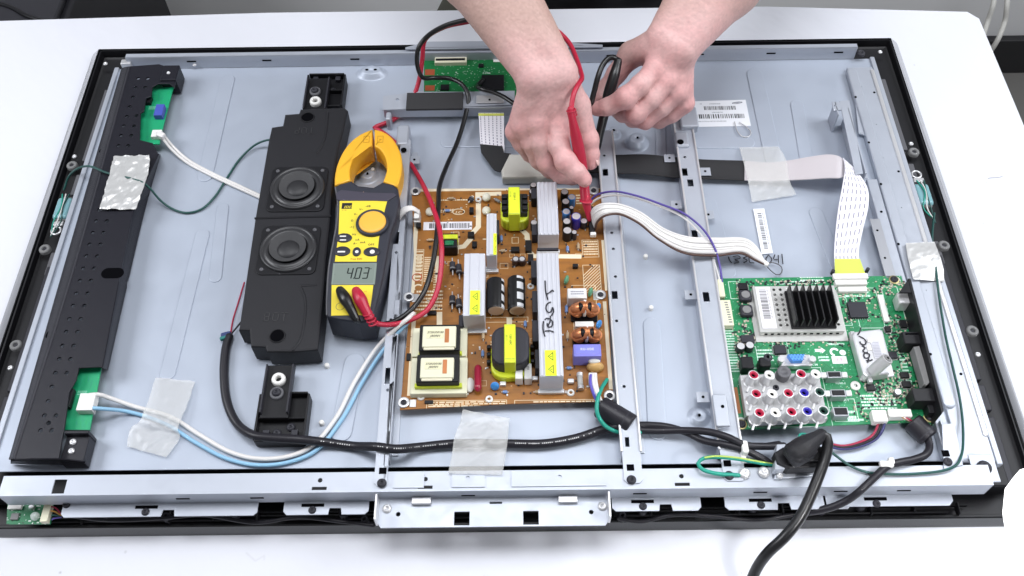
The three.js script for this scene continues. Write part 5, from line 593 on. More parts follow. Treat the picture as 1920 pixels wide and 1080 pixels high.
// ---------- timing board under the far rail ----------
{
  const t = thing('timing_board', 'small green circuit board partly hidden behind the forearm', 'circuit board', [-.0317,.046,-.2392]);
  printed(t, 'circuit_board', [[-.0832,-.267],[.0222,-.2685],[.0542,-.2679],[.0526,-.1993],[-.0803,-.2019]], .049, .0016, 6, (x, x0, y0, w, h) => { x.fillStyle = '#0c6a35'; x.fillRect(x0, y0, w, h); const r = rng(77); for (let i = 0; i < 160; i++) { x.strokeStyle = r() < .5 ? 'rgba(50,150,90,.5)' : 'rgba(4,60,25,.5)'; x.lineWidth = .3 + .4 * r(); const a = x0 + w * r(), b = y0 + h * r(); x.beginPath(); x.moveTo(a, b); x.lineTo(a + 10 * (r() - .5), b + 8 * (r() - .5)); x.stroke(); } for (let i = 0; i < 320; i++) { x.fillStyle = r() < .7 ? 'rgba(205,215,205,.9)' : 'rgba(30,30,30,.9)'; x.fillRect(x0 + w * (.1 + .75 * r()), y0 + h * r(), .5 + 1.4 * r(), .4 + .6 * r()); } x.fillStyle = '#9a4a2c'; for (const q of [[-80.77,-245.89,11.37,9.87], [-79.62,-219.19,11.22,8.74]]) x.fillRect(...q); x.fillStyle = '#d8d8d8'; x.font = FONT(3, 'sans-serif', 'bold'); x.fillText('T-CON', -12.6,-237.46); });
  const s = block(t, 'ribbon_socket', [-.0506,-.2563,.038,.0091], .054, .006, M.cream, .0006); block(s, 'socket_bar', [-.0509,-.2567,.0348,.0036], .0545, .001, M.black, .0003); block(t, 'flat_cable', [-.0506,-.2678,.0351,.0157], .054, .0012, mat(.62, .6, .56, .6), .0003);
  block(t, 'chip', [-.0005,-.2205,.0262,.0246], .0515, .0025, M.black, .0003); block(t, 'chip', [-.0145,-.2498,.0063,.0054], .051, .002, M.black, .0003); block(t, 'chip', [-.0564,-.2142,.01,.0087], .051, .002, M.black, .0003); block(t, 'board_label', [.0037,-.2601,.0076,.0073], .0495, .0004, M.white, 0);
  const sh = thing('shield_bar', 'grey folded shield bar with black foam strip in front of the timing board', 'bracket', [-.0522,.046,-.1872]);
  plate(sh, 'bar_face', [[-.1255,-.1896],[-.1001,-.1934],[-.099,-.1959],[-.033,-.1946],[.0249,-.1952],[.0247,-.1733],[-.124,-.1678]], .062, .0014, M.rail, { holes: [[-.1087, -.1834, .0022]] }); part(sh, 'bar_front', rboxG(.0247 - -.124, .014, .0014, .0004), M.rail, [(.0247 + -.124) / 2, .0545, -.1705]); block(sh, 'foam_strip', [-.0657,-.1779,.064,.026], .0655, .003, mat(.03, .03, .032, .9), .0006); const e = block(sh, 'raised_seat', [-.003,-.1805,.0314,.0118], .0645, .002, M.bright, .0008); part(e, 'seat_hole', cylG(.0014, .0003, 8), M.hole, [-.0036,.0648,-.1786]); part(sh, 'bar_post', rboxG(.006, .02, .012, .002), M.rail, [-.1177,.05,-.1611]);
  const cv = thing('cable_cover', 'pale beige plastic cable cover between the probing hand and the brown board', 'cover', [.0504,.042,-.0997]); plate(cv, 'cover_top', [[.0182,-.1049],[.0445,-.1044],[.0967,-.0973],[.107,-.0712],[.0106,-.0714],[.0094,-.082]], .056, .013, mat(.55, .54, .49, .55), { bevel: .0025 });
  const fb = thing('top_shield', 'dark grey folded shield plate along the far edge behind the timing board', 'bracket', [-.0226,.05,-.2757]); plate(fb, 'shield_top', [[-.104,-.2674],[-.0791,-.277],[.0542,-.2761],[.1297,-.2672],[.1295,-.2635],[-.1039,-.2646]], .064, .0014, M.rail); part(fb, 'shield_front', rboxG(.2, .014, .0014, .0004), M.aluDark, [.0065,.057,-.2665]);
}

// ---------- tiny green board in the bezel corner ----------
{
  const t = thing('sensor_board', 'tiny green circuit board in the bezel corner under the channel end', 'circuit board', [-.4165,.02,.2864]);
  printed(t, 'circuit_board', [[-.4344,.2802],[-.3934,.2792],[-.3911,.299],[-.4299,.299]], .028, .0016, 8, (x, x0, y0, w, h) => { x.fillStyle = '#127045'; x.fillRect(x0, y0, w, h); const r = rng(17); for (let i = 0; i < 90; i++) { x.fillStyle = r() < .6 ? '#d5ddd6' : '#0a3a20'; x.fillRect(x0 + w * r(), y0 + h * r(), .5 + 2 * r(), .4 + .8 * r()); } });
  block(t, 'wire_socket', [-.3949,.2911,.0066,.0162], .034, .006, M.cream, .0006); part(t, 'receiver_lens', new THREE.SphereGeometry(.004, 16, 10), M.glass, [-.4047,.031,.2931]); block(t, 'edge_connector', [-.4258,.284,.0124,.004], .031, .003, M.white, .0005); electro(t, [-.4104,.028,.284], .0022, .004, M.bright); block(t, 'switch', [-.4238,.2925,.0067,.0059], .03, .002, M.rubber, .0004);
  for (const [i, m] of [[0, M.wireRed], [1, mat(.5, .25, .05, .5)], [2, M.wireDarkGreen], [3, M.wirePurple]]) tube(t, 'lead_wire', [[0.0015 * i + -.3922, .033, .2851 + .004 * i], [-.3877, .033, .2861 + .0035 * i], [-.3839, .026, .2905 + .0006 * i]], .0007, m, 6);
}

// ---------- wires, cables, ferrites, ribbons ----------
const one = (name, label, cat, pts, r, m, group, rs) => tag(tube(scene, name, pts, r, m, rs), label, cat, group);
{
  const t = thing('lamp_wire', 'white twisted cable from the upper green board to the speaker box', 'cable', [-.3084,.043,-.0935]);
  tube(t, 'strand', [[-.3735,.061,-.1383],[-.3676,.058,-.137],[-.3597,.049,-.1307],[-.3412,.0445,-.1138],[-.3076,.0445,-.0914],[-.2755,.0445,-.0733],[-.2514,.0445,-.0594]], .0017, M.wireWhite, 6); tube(t, 'strand', [[-.3729,.061,-.1351],[-.368,.058,-.133],[-.36,.049,-.1259],[-.3416,.0445,-.1099],[-.3083,.0445,-.0884],[-.2762,.0445,-.0703],[-.251,.0445,-.0565]], .0017, M.wireWhite, 6); part(t, 'sleeve', rboxG(.009, .006, .007, .0015), M.wireWhite, [-.369,.06,-.1351], [0, -.5, 0]);
}
one('sensor_wire', 'thin dark green wire looping from the bezel under silver tape to the speaker box', 'wire', [[-.4762,.03,-.0836],[-.4698,.04,-.0927],[-.4526,.056,-.0917],[-.4345,.066,-.0857],[-.413,.0675,-.0749],[-.3731,.0672,-.0618],[-.3655,.062,-.058],[-.3565,.05,-.0508],[-.3442,.0445,-.0433],[-.3273,.044,-.0376],[-.3121,.044,-.0425],[-.3011,.044,-.0585],[-.292,.044,-.0847],[-.2817,.044,-.1132],[-.2665,.048,-.1299],[-.2522,.054,-.1314],[-.2456,.056,-.1302]], .0012, M.wireDarkGreen);
{
  const t = thing('backlight_wires', 'pair of white and pale blue wires curving from the lower green board', 'wires', [-.242,.043,.2429]);
  tube(t, 'white_wire', [[-.37,.061,.189],[-.3622,.06,.188],[-.3545,.054,.1883],[-.3338,.046,.1933],[-.2972,.045,.2043],[-.2667,.045,.223],[-.2371,.045,.2397],[-.212,.045,.2467],[-.1833,.045,.245],[-.1628,.045,.2349],[-.1437,.045,.2074],[-.1294,.046,.1703],[-.1111,.05,.1374],[-.0927,.062,.1229],[-.0798,.068,.1142],[-.0758,.062,.105]], .0022, M.wireWhite); tube(t, 'blue_wire', [[-.3668,.061,.2021],[-.3589,.06,.2022],[-.3376,.046,.1988],[-.2997,.045,.2118],[-.2703,.045,.2298],[-.2385,.045,.2464],[-.2111,.045,.2529],[-.1826,.045,.2507],[-.1589,.045,.2396],[-.1377,.045,.208],[-.1219,.046,.1704],[-.1035,.05,.1375],[-.0869,.06,.1217],[-.077,.062,.111]], .0019, M.wireBlue);
}
{
  const t = thing('speaker_cable', 'long black sleeved cable from the speaker box along the lower pan', 'cable', [-.1074,.043,.2341]);
  tube(t, 'sleeve', [[-.2561,.046,.1192],[-.2574,.046,.1301],[-.2547,.046,.1594],[-.2467,.046,.1906],[-.2335,.047,.2131],[-.215,.054,.2279],[-.202,.056,.2311],[-.1729,.056,.2335],[-.1548,.05,.2331],[-.1261,.047,.2362],[-.0994,.062,.2444],[-.0851,.062,.2466],[-.0631,.048,.2385],[-.0344,.048,.2358],[.0138,.048,.2364],[.0475,.048,.2368],[.0765,.048,.2319],[.1009,.05,.2247],[.115,.056,.2246]], .0042, M.cable, 10);
  { const prt = []; const c = new THREE.CatmullRomCurve3([[-.1538,.0545,.2346],[-.1253,.0512,.2376],[-.0988,.0662,.2458],[-.0845,.0662,.248],[-.0627,.0522,.2399],[-.0388,.0522,.2376]].map(V)); const c2 = new THREE.CatmullRomCurve3([[.0211,.0522,.2379],[.0474,.0522,.2382],[.0763,.0522,.2334],[.0957,.0535,.2274]].map(V)); for (const [cv, n] of [[c, 60], [c2, 44]]) for (let i = 0; i < n; i++) { if (i % 7 === 6 || rnd() < .12) continue; const p = cv.getPointAt((i + .5) / n), g = new THREE.BoxGeometry(.0011, .0002, .0007 + .0006 * rnd()); g.translate(p.x, p.y + .0001, p.z); prt.push(g); } tag(centred(t, 'sleeve_print', mergeGeometries(prt), mat(.5, .5, .5, .6)), null, null, null, 'stuff'); }
  tube(t, 'lead_wire', [[-.2511,.046,.0552],[-.2536,.046,.0809],[-.2555,.046,.0997],[-.255,.047,.1174]], .0009, M.wireRed, 6); tube(t, 'lead_wire', [[-.2458,.05,.1048],[-.2506,.048,.1108],[-.255,.047,.1174]], .0009, M.cable, 6); part(t, 'tape_wrap', rboxG(.01, .004, .006, .0015), mat(.03, .05, .16, .5), [-.2592,.047,.1174], [0, .3, 0]); part(t, 'tape_wrap', rboxG(.008, .0045, .004, .0015), mat(.02, .2, .18, .5), [-.2607,.047,.121], [0, .3, 0]);
}
function ferrite(label, a, b, r, at) { const t = thing('ferrite_sleeve', label, 'ferrite', at); const A = V(a), d = V(b).sub(A), L = d.length(); part(t, 'core', latheG([[0, -L / 2], [r * .9, -L / 2], [r, -L / 2 + .0015], [r, L / 2 - .0015], [r * .9, L / 2], [0, L / 2]], 24), M.cable, A.clone().addScaledVector(d, .5).toArray(), new THREE.Quaternion().setFromUnitVectors(new THREE.Vector3(0, 1, 0), d.clone().normalize())); part(t, 'sleeve_seam', latheG([[r * 1.005, -.0006], [r * 1.02, 0], [r * 1.005, .0006]], 24), M.charcoal, A.clone().addScaledVector(d, .8).toArray(), new THREE.Quaternion().setFromUnitVectors(new THREE.Vector3(0, 1, 0), d.normalize())); return t; }
{
  const t = ferrite('fat black ferrite sleeve on the mains wires below the brown board', [.099,.055,.2036], [.1267,.055,.2232], .0105, [.1146,.043,.2103]);
  tube(t, 'mains_wire', [[.0919,.066,.1774],[.0911,.07,.1884],[.0946,.066,.1999],[.1007,.056,.2063]], .0016, mat(.12, .1, .5, .45), 6); tube(t, 'mains_wire', [[.094,.066,.1763],[.0935,.071,.1889],[.0965,.067,.1989],[.1018,.056,.2041]], .0016, M.wireWhite, 6); tube(t, 'mains_wire', [[.0959,.066,.1763],[.096,.07,.1884],[.0985,.066,.2],[.1037,.056,.2042]], .0016, M.wireWhite, 6);
  one('earth_wire', 'green earth wire arching round the fat ferrite sleeve', 'wire', [[.1074,.056,.1766],[.1009,.066,.1908],[.0959,.07,.2058],[.0954,.068,.217],[.1011,.062,.2252],[.1108,.056,.2288],[.1219,.054,.2301],[.1341,.053,.2292]], .0019, M.wireGreen);
  ferrite('short black ferrite sleeve at the corner of the green main board', [.3797,.055,.2223], [.3912,.054,.2387], .0095, [.3908,.043,.2251]);
}
{
  const t = thing('mains_cables', 'twin black mains cables running to the inlet socket', 'cable', [.1838,.043,.2273]);
  tube(t, 'cable_run', [[.1271,.052,.2213],[.1424,.05,.2205],[.1592,.05,.2223],[.1755,.05,.2278],[.1901,.056,.2392],[.2071,.062,.2462],[.2229,.062,.251],[.239,.058,.258],[.247,.056,.2633]], .0033, M.cable, 10); tube(t, 'cable_run', [[.128,.05,.2251],[.1491,.05,.2264],[.1725,.054,.2281],[.1945,.062,.2337],[.2095,.066,.2409],[.2228,.065,.2478],[.2403,.06,.2473],[.2603,.056,.2452]], .0033, M.cable, 10); tube(t, 'cable_run', [[.2241,.058,.2477],[.236,.058,.2468],[.256,.056,.2431]], .0028, M.cable, 8);
  part(t, 'cable_tie', rboxG(.006, .013, .012, .002), M.white, [.2229,.062,.2505]); part(t, 'tie_tail', rboxG(.0045, .002, .01, .0008), M.white, [.2218,.06,.2577]);
}
{
  const t = thing('earth_loop', 'green and yellow earth wire looped to a screw on the bottom channel', 'wire', [.2006,.058,.2651]);
  tube(t, 'wire_run', [[.2474,.058,.2642],[.2322,.064,.2641],[.2132,.068,.2621],[.1949,.068,.2604],[.1848,.067,.2613],[.1803,.066,.2648],[.1823,.065,.2694],[.1932,.063,.2731],[.2152,.0605,.2743]], .0018, M.wireGreen); tube(t, 'yellow_stripe', [[.2472,.0592,.2637],[.2319,.0656,.2638],[.213,.0696,.2618],[.1947,.0696,.2603],[.1864,.0688,.2611]], .0009, M.wireYellowGreen, 6); screw(t, [.2207,.0595,.2724], .0052, M.bright, 'terminal_screw');
}
{
  const t = thing('inlet_socket', 'black mains inlet socket on a bright metal bracket', 'socket', [.2717,.058,.2584]);
  plate(t, 'bracket_plate', [[.2516,.2484],[.2588,.2475],[.2572,.2686],[.2908,.267],[.2903,.2749],[.2454,.2783]], .061, .0015, M.rail, { bevel: .0004 }); plate(t, 'bracket_face', [[.2492,.2513],[.2567,.2509],[.2562,.2703],[.2519,.2742],[.2437,.2741]], .073, .012, M.rail, { bevel: .0006 }); screw(t, [.2494,.073,.2628], .004, M.white); screw(t, [.2502,.062,.2758], .003, M.bright); screw(t, [.2375,.0595,.2716], .0052, M.bright);
  plate(t, 'socket_body', [[.2451,.2601],[.2532,.2552],[.2688,.2504],[.2886,.2557],[.2883,.2695],[.2783,.2743],[.2554,.275],[.2462,.27]], .076, .014, M.blackMatte, { bevel: .0015 }); plate(t, 'socket_lip', [[.255,.2555],[.2676,.2522],[.2868,.2574],[.2854,.2693],[.255,.2718]], .0805, .005, M.black, { bevel: .001 });
  one('inlet_wire', 'dark green thin wire looping behind the inlet socket', 'wire', [[.2722,.066,.2448],[.2721,.066,.2402],[.2768,.064,.2373],[.2827,.062,.239]], .0011, M.wireGreen);
}
{
  const t = thing('mains_lead', 'thick black power cord plugged into the inlet and hanging over the bezel', 'power cord', [.2704,.04,.2907]);
  taper(t, 'plug', [[.2595,.092,.2664],[.2669,.094,.2626],[.275,.094,.2573],[.283,.092,.2515]], [.0095, .0098, .0088, .0072, .006, .0052], M.blackMatte, 16); part(t, 'plug_shoulder', rboxG(.024, .016, .02, .004), M.blackMatte, [.2634,.088,.2647], [0, .5, 0]);
  tube(t, 'cord', [[.2819,.0925,.2517],[.286,.092,.252],[.2877,.09,.2581],[.2849,.086,.2685],[.2791,.082,.2812],[.2704,.076,.2976],[.2587,.07,.3162],[.2448,.062,.3306],[.2337,.05,.3382],[.2267,.035,.3451],[.222,.02,.3541],[.2163,.008,.3686],[.2114,.0055,.3902]], .0047, M.leadBlack, 12);
}
one('side_wire', 'long thin dark green wire along the side rail to the inlet', 'wire', [[.2949,.066,.2532],[.3034,.064,.2605],[.3123,.061,.2663],[.3242,.0605,.2721],[.3467,.0605,.2749],[.3698,.0605,.2747],[.393,.0615,.2724],[.4044,.0625,.268],[.413,.06,.2571],[.4218,.054,.2381],[.4286,.05,.2151],[.4316,.05,.1934],[.4333,.05,.1682],[.4352,.05,.1363],[.4384,.05,.1062],[.4417,.05,.0813],[.4454,.05,.0589],[.4508,.048,.0278],[.4647,.03,-.0061],[.4764,.026,-.0378]], .0012, M.wireDarkGreen);
{
  const t = thing('plug_wires', 'red and dark wires from the white plug to the inlet socket', 'wires', [.327,.043,.238]);
  tube(t, 'red_wire', [[.349,.058,.2223],[.3474,.055,.2271],[.3433,.05,.2331],[.3312,.048,.2388],[.3152,.048,.2423],[.2942,.056,.241],[.2839,.06,.2401]], .0012, M.wireRed, 6); tube(t, 'dark_wire', [[.3518,.058,.2223],[.3494,.055,.2287],[.3447,.05,.2352],[.3317,.048,.2409],[.3149,.048,.2438],[.2939,.056,.2431],[.2835,.06,.2422]], .0013, M.cable, 6); tube(t, 'dark_wire', [[.3547,.058,.2223],[.3515,.055,.2303],[.3462,.049,.2363],[.3327,.047,.242],[.3159,.047,.2449],[.2962,.055,.2447]], .0013, mat(.04, .04, .14, .5), 6);
  const k = thing('panel_cable', 'black cable from the short ferrite sleeve curving down over the channel', 'cable', [.3384,.058,.2742]); tube(k, 'cable_run', [[.3894,.055,.2371],[.3891,.056,.2463],[.3818,.06,.2567],[.3685,.062,.2624],[.3555,.063,.2652],[.3435,.0655,.2696],[.3331,.0655,.2773],[.324,.0645,.2846],[.3165,.061,.2903],[.3096,.051,.2935],[.2987,.043,.2966],[.287,.034,.2969],[.2727,.026,.2961]], .0034, M.cable, 10); part(k, 'cable_tie', rboxG(.012, .005, .006, .0015), M.white, [.3423,.067,.2687]); part(k, 'cable_tie', rboxG(.005, .008, .006, .0015), M.white, [.347,.066,.2659]);
  for (const [i, m] of [[0, mat(.6, .3, .1, .5)], [1, M.wireWhite], [2, M.wireRed]]) tube(k, 'lead_wire', [[.3672,.06,.2193],[.3715,.06,.2214],[.3769,.057,.2232],[.3805,.056,.2254]].map((p) => [p[0] + i * .0018, p[1], p[2] + i * .0006]), .0009, m, 6);
}
// loom of white wires from the brown board to the green board
{
  const t = thing('white_wire_loom', 'flat loom of white wires arching from the brown board past two rails', 'wires', [.175,.05,.0043]);
  const up = [[.1022,.062,-.0099],[.1033,.078,-.0076],[.1112,.088,-.0057],[.1284,.088,-.0054],[.1497,.084,.002],[.173,.078,.0188],[.1968,.074,.0262],[.2275,.068,.0235],[.2586,.062,.0209],[.2695,.056,.028],[.2754,.05,.0398]], dn = [[.1059,.06,.0039],[.1072,.074,.0051],[.114,.084,.0055],[.1281,.084,.0037],[.1472,.08,.0118],[.1667,.074,.0277],[.1913,.07,.0423],[.2229,.065,.0425],[.2524,.06,.0367],[.2656,.055,.0412],[.277,.05,.0438]];
  const n = 9; for (let i = 0; i < n; i++) { const f = i / (n - 1); tube(t, 'wire', up.map((p, k) => p.map((v, c) => v + (dn[k][c] - v) * f + (c === 1 ? Math.sin(i * 2.3 + k * .6) * .0005 : 0))), .00125, i === n - 1 ? mat(.08, .04, .03, .5) : i === n - 2 ? mat(.55, .53, .52, .5) : M.wireWhite, 6); }
  part(t, 'end_plug', rboxG(.007, .004, .005, .001), M.white, [.2766,.05,.0425], [0, -.8, 0]); tube(t, 'tie_loop', [[.278,.048,.0398],[.2872,.046,.0391],[.2936,.0455,.0435],[.2931,.0455,.0501],[.288,.046,.0543],[.2824,.046,.049],[.2775,.048,.0431]], .0006, M.grey, 6);
  const p = thing('signal_wires', 'thin purple and white wires arching over the rails', 'wires', [.1875,.06,-.0227]); tube(p, 'purple_wire', [[.1022,.062,-.0311],[.1083,.072,-.0314],[.1253,.08,-.0295],[.1465,.082,-.0225],[.1726,.082,-.0102],[.1959,.08,.0017],[.2133,.076,.0192],[.2233,.068,.0354],[.2277,.06,.0527],[.2279,.058,.0707]], .0012, M.wirePurple, 6); tube(p, 'white_wire', [[.1032,.062,-.0282],[.1105,.07,-.0287],[.1255,.076,-.0278],[.1468,.078,-.0223],[.173,.078,-.0099],[.1938,.076,.0019],[.2096,.072,.0195],[.2198,.064,.0344],[.224,.058,.0513],[.2258,.058,.0707]], .0012, M.wireWhite, 6);
  const w = thing('white_flat_wire', 'short white flat wire between the clamp meter and the brown board', 'wire', [-.0946,.05,-.0211]); band(w, 'ribbon', [[-.0756,.066,-.0195],[-.0831,.07,-.0221],[-.0918,.07,-.0201],[-.0988,.064,-.0144],[-.1045,.052,-.0043]], [[-.0754,.066,-.0139],[-.0818,.069,-.0165],[-.0883,.069,-.0145],[-.0953,.063,-.0096],[-.1016,.052,-.0014]], .001, M.wireWhite, 24, 3); part(w, 'plug', rboxG(.006, .008, .012, .001), M.white, [-.078,.062,-.015]);
}
// ribbon cables
const dashT = tex(256, 512, (x) => { x.fillStyle = '#e6e4ea'; x.fillRect(0, 0, 256, 512); x.fillStyle = '#6d6a80'; for (let i = 0; i < 6; i++) for (let j = 0; j < 17; j++) x.fillRect(14 + i * 41, 8 + j * 30, 9, 18); });
dashT.rotation = Math.PI / 2; dashT.wrapS = dashT.wrapT = THREE.RepeatWrapping;
const dashM = new THREE.MeshPhysicalMaterial({ map: dashT, roughness: .5, side: THREE.DoubleSide });
{
  const t = thing('ribbon_cable', 'wide flat ribbon cable, black then silver then printed white, crossing to the main board', 'ribbon cable', [.2756,.05,-.081]);
  band(t, 'black_sleeve', [[.1033,.05,-.1057],[.1355,.0505,-.1054],[.1675,.052,-.1043],[.1997,.05,-.1016],[.2256,.05,-.098],[.278,.049,-.0957]], [[.102,.05,-.081],[.1337,.0505,-.0793],[.1651,.052,-.0759],[.1967,.05,-.0726],[.2224,.05,-.0706],[.2739,.049,-.0676]], .0012, mat(.016, .016, .018, .7), 40, 4);
  const silver = mat(.60, .56, .58, .35, .1);
  band(t, 'silver_ribbon', [[.2753,.05,-.0948],[.3005,.05,-.0921],[.3231,.053,-.0921],[.3443,.06,-.0909],[.3623,.066,-.0882],[.3717,.068,-.0832],[.3776,.064,-.0791]], [[.2714,.05,-.0675],[.2963,.05,-.0656],[.3183,.053,-.0641],[.3385,.06,-.0593],[.356,.066,-.0554],[.3646,.068,-.0535],[.3714,.066,-.0566]], .0009, silver, 40, 5);
  band(t, 'printed_ribbon', [[.3753,.068,-.0786],[.3728,.07,-.0635],[.3666,.07,-.0438],[.3575,.066,-.0151],[.35,.06,.0147],[.3453,.056,.0386],[.3401,.06,.0648]], [[.3748,.068,-.0817],[.3852,.068,-.0635],[.3929,.066,-.0416],[.3904,.063,-.0205],[.38,.059,.0076],[.3699,.056,.039],[.3696,.06,.0653]], .0009, dashM, 40, 6);
  band(t, 'ribbon_end', [[.3449,.0565,.0429],[.3423,.0585,.0535],[.3397,.0605,.0665]], [[.37,.0565,.0433],[.3698,.0585,.0539],[.3701,.0605,.0669]], .0012, mat(.62, .72, .12, .5), 10, 4);
  block(t, 'end_clamp', [.3546,.0667,.0346,.0064], .0615, .004, M.white, .0008); for (const p of [[.3383,.06,.0609], [.3729,.06,.0595]]) part(t, 'clamp_pin', cylG(.0018, .006, 10), M.charcoal, p);
  const k = thing('ribbon_cable', 'short printed white ribbon hanging from the shield bar beside the hand', 'ribbon cable', [-.0026,.05,-.141]); band(k, 'printed_ribbon', [[-.0165,.056,-.1666],[-.0157,.056,-.1559],[-.0151,.053,-.1424],[-.0138,.05,-.1235]], [[.0125,.056,-.1661],[.0125,.056,-.1554],[.0124,.053,-.1379],[.0129,.05,-.1128]], .0009, dashM, 20, 6); band(k, 'ribbon_end', [[-.0164,.0568,-.165],[-.0164,.0568,-.1617]], [[.0125,.0568,-.1645],[.0125,.0568,-.1612]], .0009, mat(.62, .66, .12, .5), 4, 3); plate(k, 'black_sleeve', [[-.0143,-.1237],[.0106,-.1201],[.0123,-.1106],[.02,-.1089],[.0082,-.0829],[.0012,-.0861],[-.013,-.1119]], .0515, .0014, mat(.016, .016, .018, .7));
  const loose = thing('loose_cable', 'short black cable lying over the timing board under the wrist', 'cable', [.0036,.062,-.1914]); tube(loose, 'cable_run', [[-.0123,.052,-.2236],[-.0177,.054,-.2129],[-.0145,.068,-.1933],[.0008,.07,-.185],[.0128,.07,-.1772],[.0247,.07,-.1661],[.0395,.066,-.1575]], .0026, M.leadBlack, 8);
}
// ---------- tape ----------
const wrinkle = (amp, f, s) => (u, v, p) => amp * (Math.abs(n3(p.x * f, s, p.z * f)) + .5 * n3(p.x * f * 2.7, s + 4, p.z * f * 2.7));
function tapeStrip(label, A, B, m, amp, seed, nl = 30, nw = 18) { const o = band(scene, 'tape', A, B, .00025, m, nl, nw, wrinkle(amp, 55, seed)); return tag(o, label, 'tape'); }
tapeStrip('crumpled silver tape holding the green wire on the perforated cover', [[-.4102,.068,-.0987],[-.4085,.069,-.0728],[-.4082,.069,-.047],[-.4085,.068,-.0249]], [[-.3716,.067,-.0982],[-.3689,.067,-.0851],[-.3686,.067,-.059],[-.3714,.066,-.0252]], M.foilTape, .0022, 3);
tapeStrip('crumpled clear tape over the white and blue wires', [[-.3199,.044,.162],[-.3195,.048,.1823],[-.3233,.049,.2102],[-.3311,.046,.2152],[-.3315,.0445,.2336]], [[-.2814,.044,.1672],[-.2826,.048,.1928],[-.2862,.049,.2193],[-.2842,.046,.2243],[-.2934,.0445,.2445]], M.tape, .0018, 7);
tapeStrip('crumpled clear tape over the black speaker cable below the brown board', [[-.0258,.058,.2067],[-.0287,.053,.2187],[-.0331,.054,.2333],[-.0347,.052,.2469],[-.0373,.0605,.2697]], [[.0168,.048,.2115],[.0158,.05,.2205],[.0149,.054,.2355],[.0129,.052,.25],[.0102,.0605,.2713]], M.tape, .0022, 12);
tapeStrip('clear tape across the black and silver ribbon cable', [[.274,.0445,-.1194],[.2732,.052,-.0908],[.2742,.052,-.0658],[.2767,.0445,-.0417]], [[.3179,.0445,-.1202],[.3195,.053,-.0914],[.3183,.053,-.0641],[.3248,.0445,-.0504]], M.tape, .001, 15);
tapeStrip('white tape holding wires on the side rail', [[.4226,.0525,.0211],[.4204,.053,.0363],[.4196,.053,.0508],[.4191,.053,.0664]], [[.4535,.05,.0184],[.4532,.052,.0341],[.4543,.05,.0492],[.4528,.046,.0647]], M.foilTape, .0006, 19);

// ---------- print on the back pan ----------
{
  const l = thing('panel_label', 'large white barcode label with oval logo on the back pan', 'label', [.2633,.042,-.1751]);
  printed(l, 'label_sheet', [[.2293,-.1939],[.2924,-.1953],[.2925,-.154],[.2284,-.1536]], .0425, .0003, 8, (x, x0, y0, w, h) => { x.fillStyle = '#e9ebf0'; x.fillRect(x0, y0, w, h); x.fillStyle = '#26304a'; x.save(); x.translate(281.95,-191.18); x.rotate(-.12); x.beginPath(); x.ellipse(0, .6, 6.2, 1.5, 0, 0, 7); x.fill(); x.fillStyle = '#fff'; x.font = FONT(2, 'sans-serif', 'bold'); x.textAlign = 'center'; x.fillText('SAMSUNG', 0, 1.3); x.restore(); barcode(x, 242.77,-185.61,35.5,5.92, false, 4); barcode(x, 229.04,-172.98,57.76,6.68, false, 6); x.fillStyle = '#444a5a'; x.textAlign = 'left'; x.font = FONT(2.3, 'sans-serif'); x.fillText('LTF400HA08', 249.57,-188.38); x.fillText('LJ96-04875E', 250.95,-174.8); x.fillText('Made in Korea 4875E14YV0D2WZ', 231.63,-160.96); x.fillText('CE', 238.52,-188.59); });
  tag(tube(scene, 'wire_loop', [[.2748,.044,-.1595],[.2753,.044,-.1456],[.2801,.044,-.1365],[.2872,.044,-.1364],[.2906,.044,-.1428],[.2869,.044,-.1511],[.2796,.044,-.1586]], .0006, M.bright, 6), 'small bent wire loop lying beside the large barcode label', 'wire');
  const s = thing('serial_label', 'narrow white barcode label standing upright on the back pan', 'label', [.2829,.042,-.0049]); printed(s, 'label_sheet', [[.2768,-.0331],[.2887,-.0336],[.2884,.0252],[.2767,.0264]], .0437, .0003, 8, (x, x0, y0, w, h) => { x.fillStyle = '#e9ebf0'; x.fillRect(x0, y0, w, h); barcode(x, x0 + w * .3, y0 + h * .1, w * .35, h * .78, true, 12); fakeLines(x, x0 + w * .72, y0 + h * .1, w * .1, h * .7, 22, '#667'); });
  const h = thing('pen_note', 'black handwritten note TEST 1041 on the back pan above the green board', 'writing', [.2717,.042,.032]);
  const y = .0438; const st = [[[.2423,.0438,.0288],[.2428,.0438,.0335],[.2445,.0438,.0369]], [[.2467,.0438,.0289],[.2528,.0438,.0283],[.254,.0438,.031],[.2483,.0438,.033],[.2523,.0438,.0357],[.2466,.0438,.0376]], [[.2621,.0438,.0285],[.2573,.0438,.0311],[.2607,.0438,.0338],[.2565,.0438,.0371]], [[.2632,.0438,.0285],[.2631,.0438,.0365],[.2673,.0438,.0373]], [[.2775,.0438,.0274],[.277,.0438,.0381]], [[.2835,.0438,.0274],[.28,.0438,.0328],[.2819,.0438,.0382],[.286,.0438,.0329],[.2835,.0438,.0274]], [[.2902,.0438,.0269],[.2881,.0438,.0329],[.293,.0438,.033]], [[.2934,.0438,.0276],[.2922,.0438,.0383]], [[.2974,.0438,.0263],[.2964,.0438,.0391]]]; marker(h, 'ink_stroke', st, .0006);
}
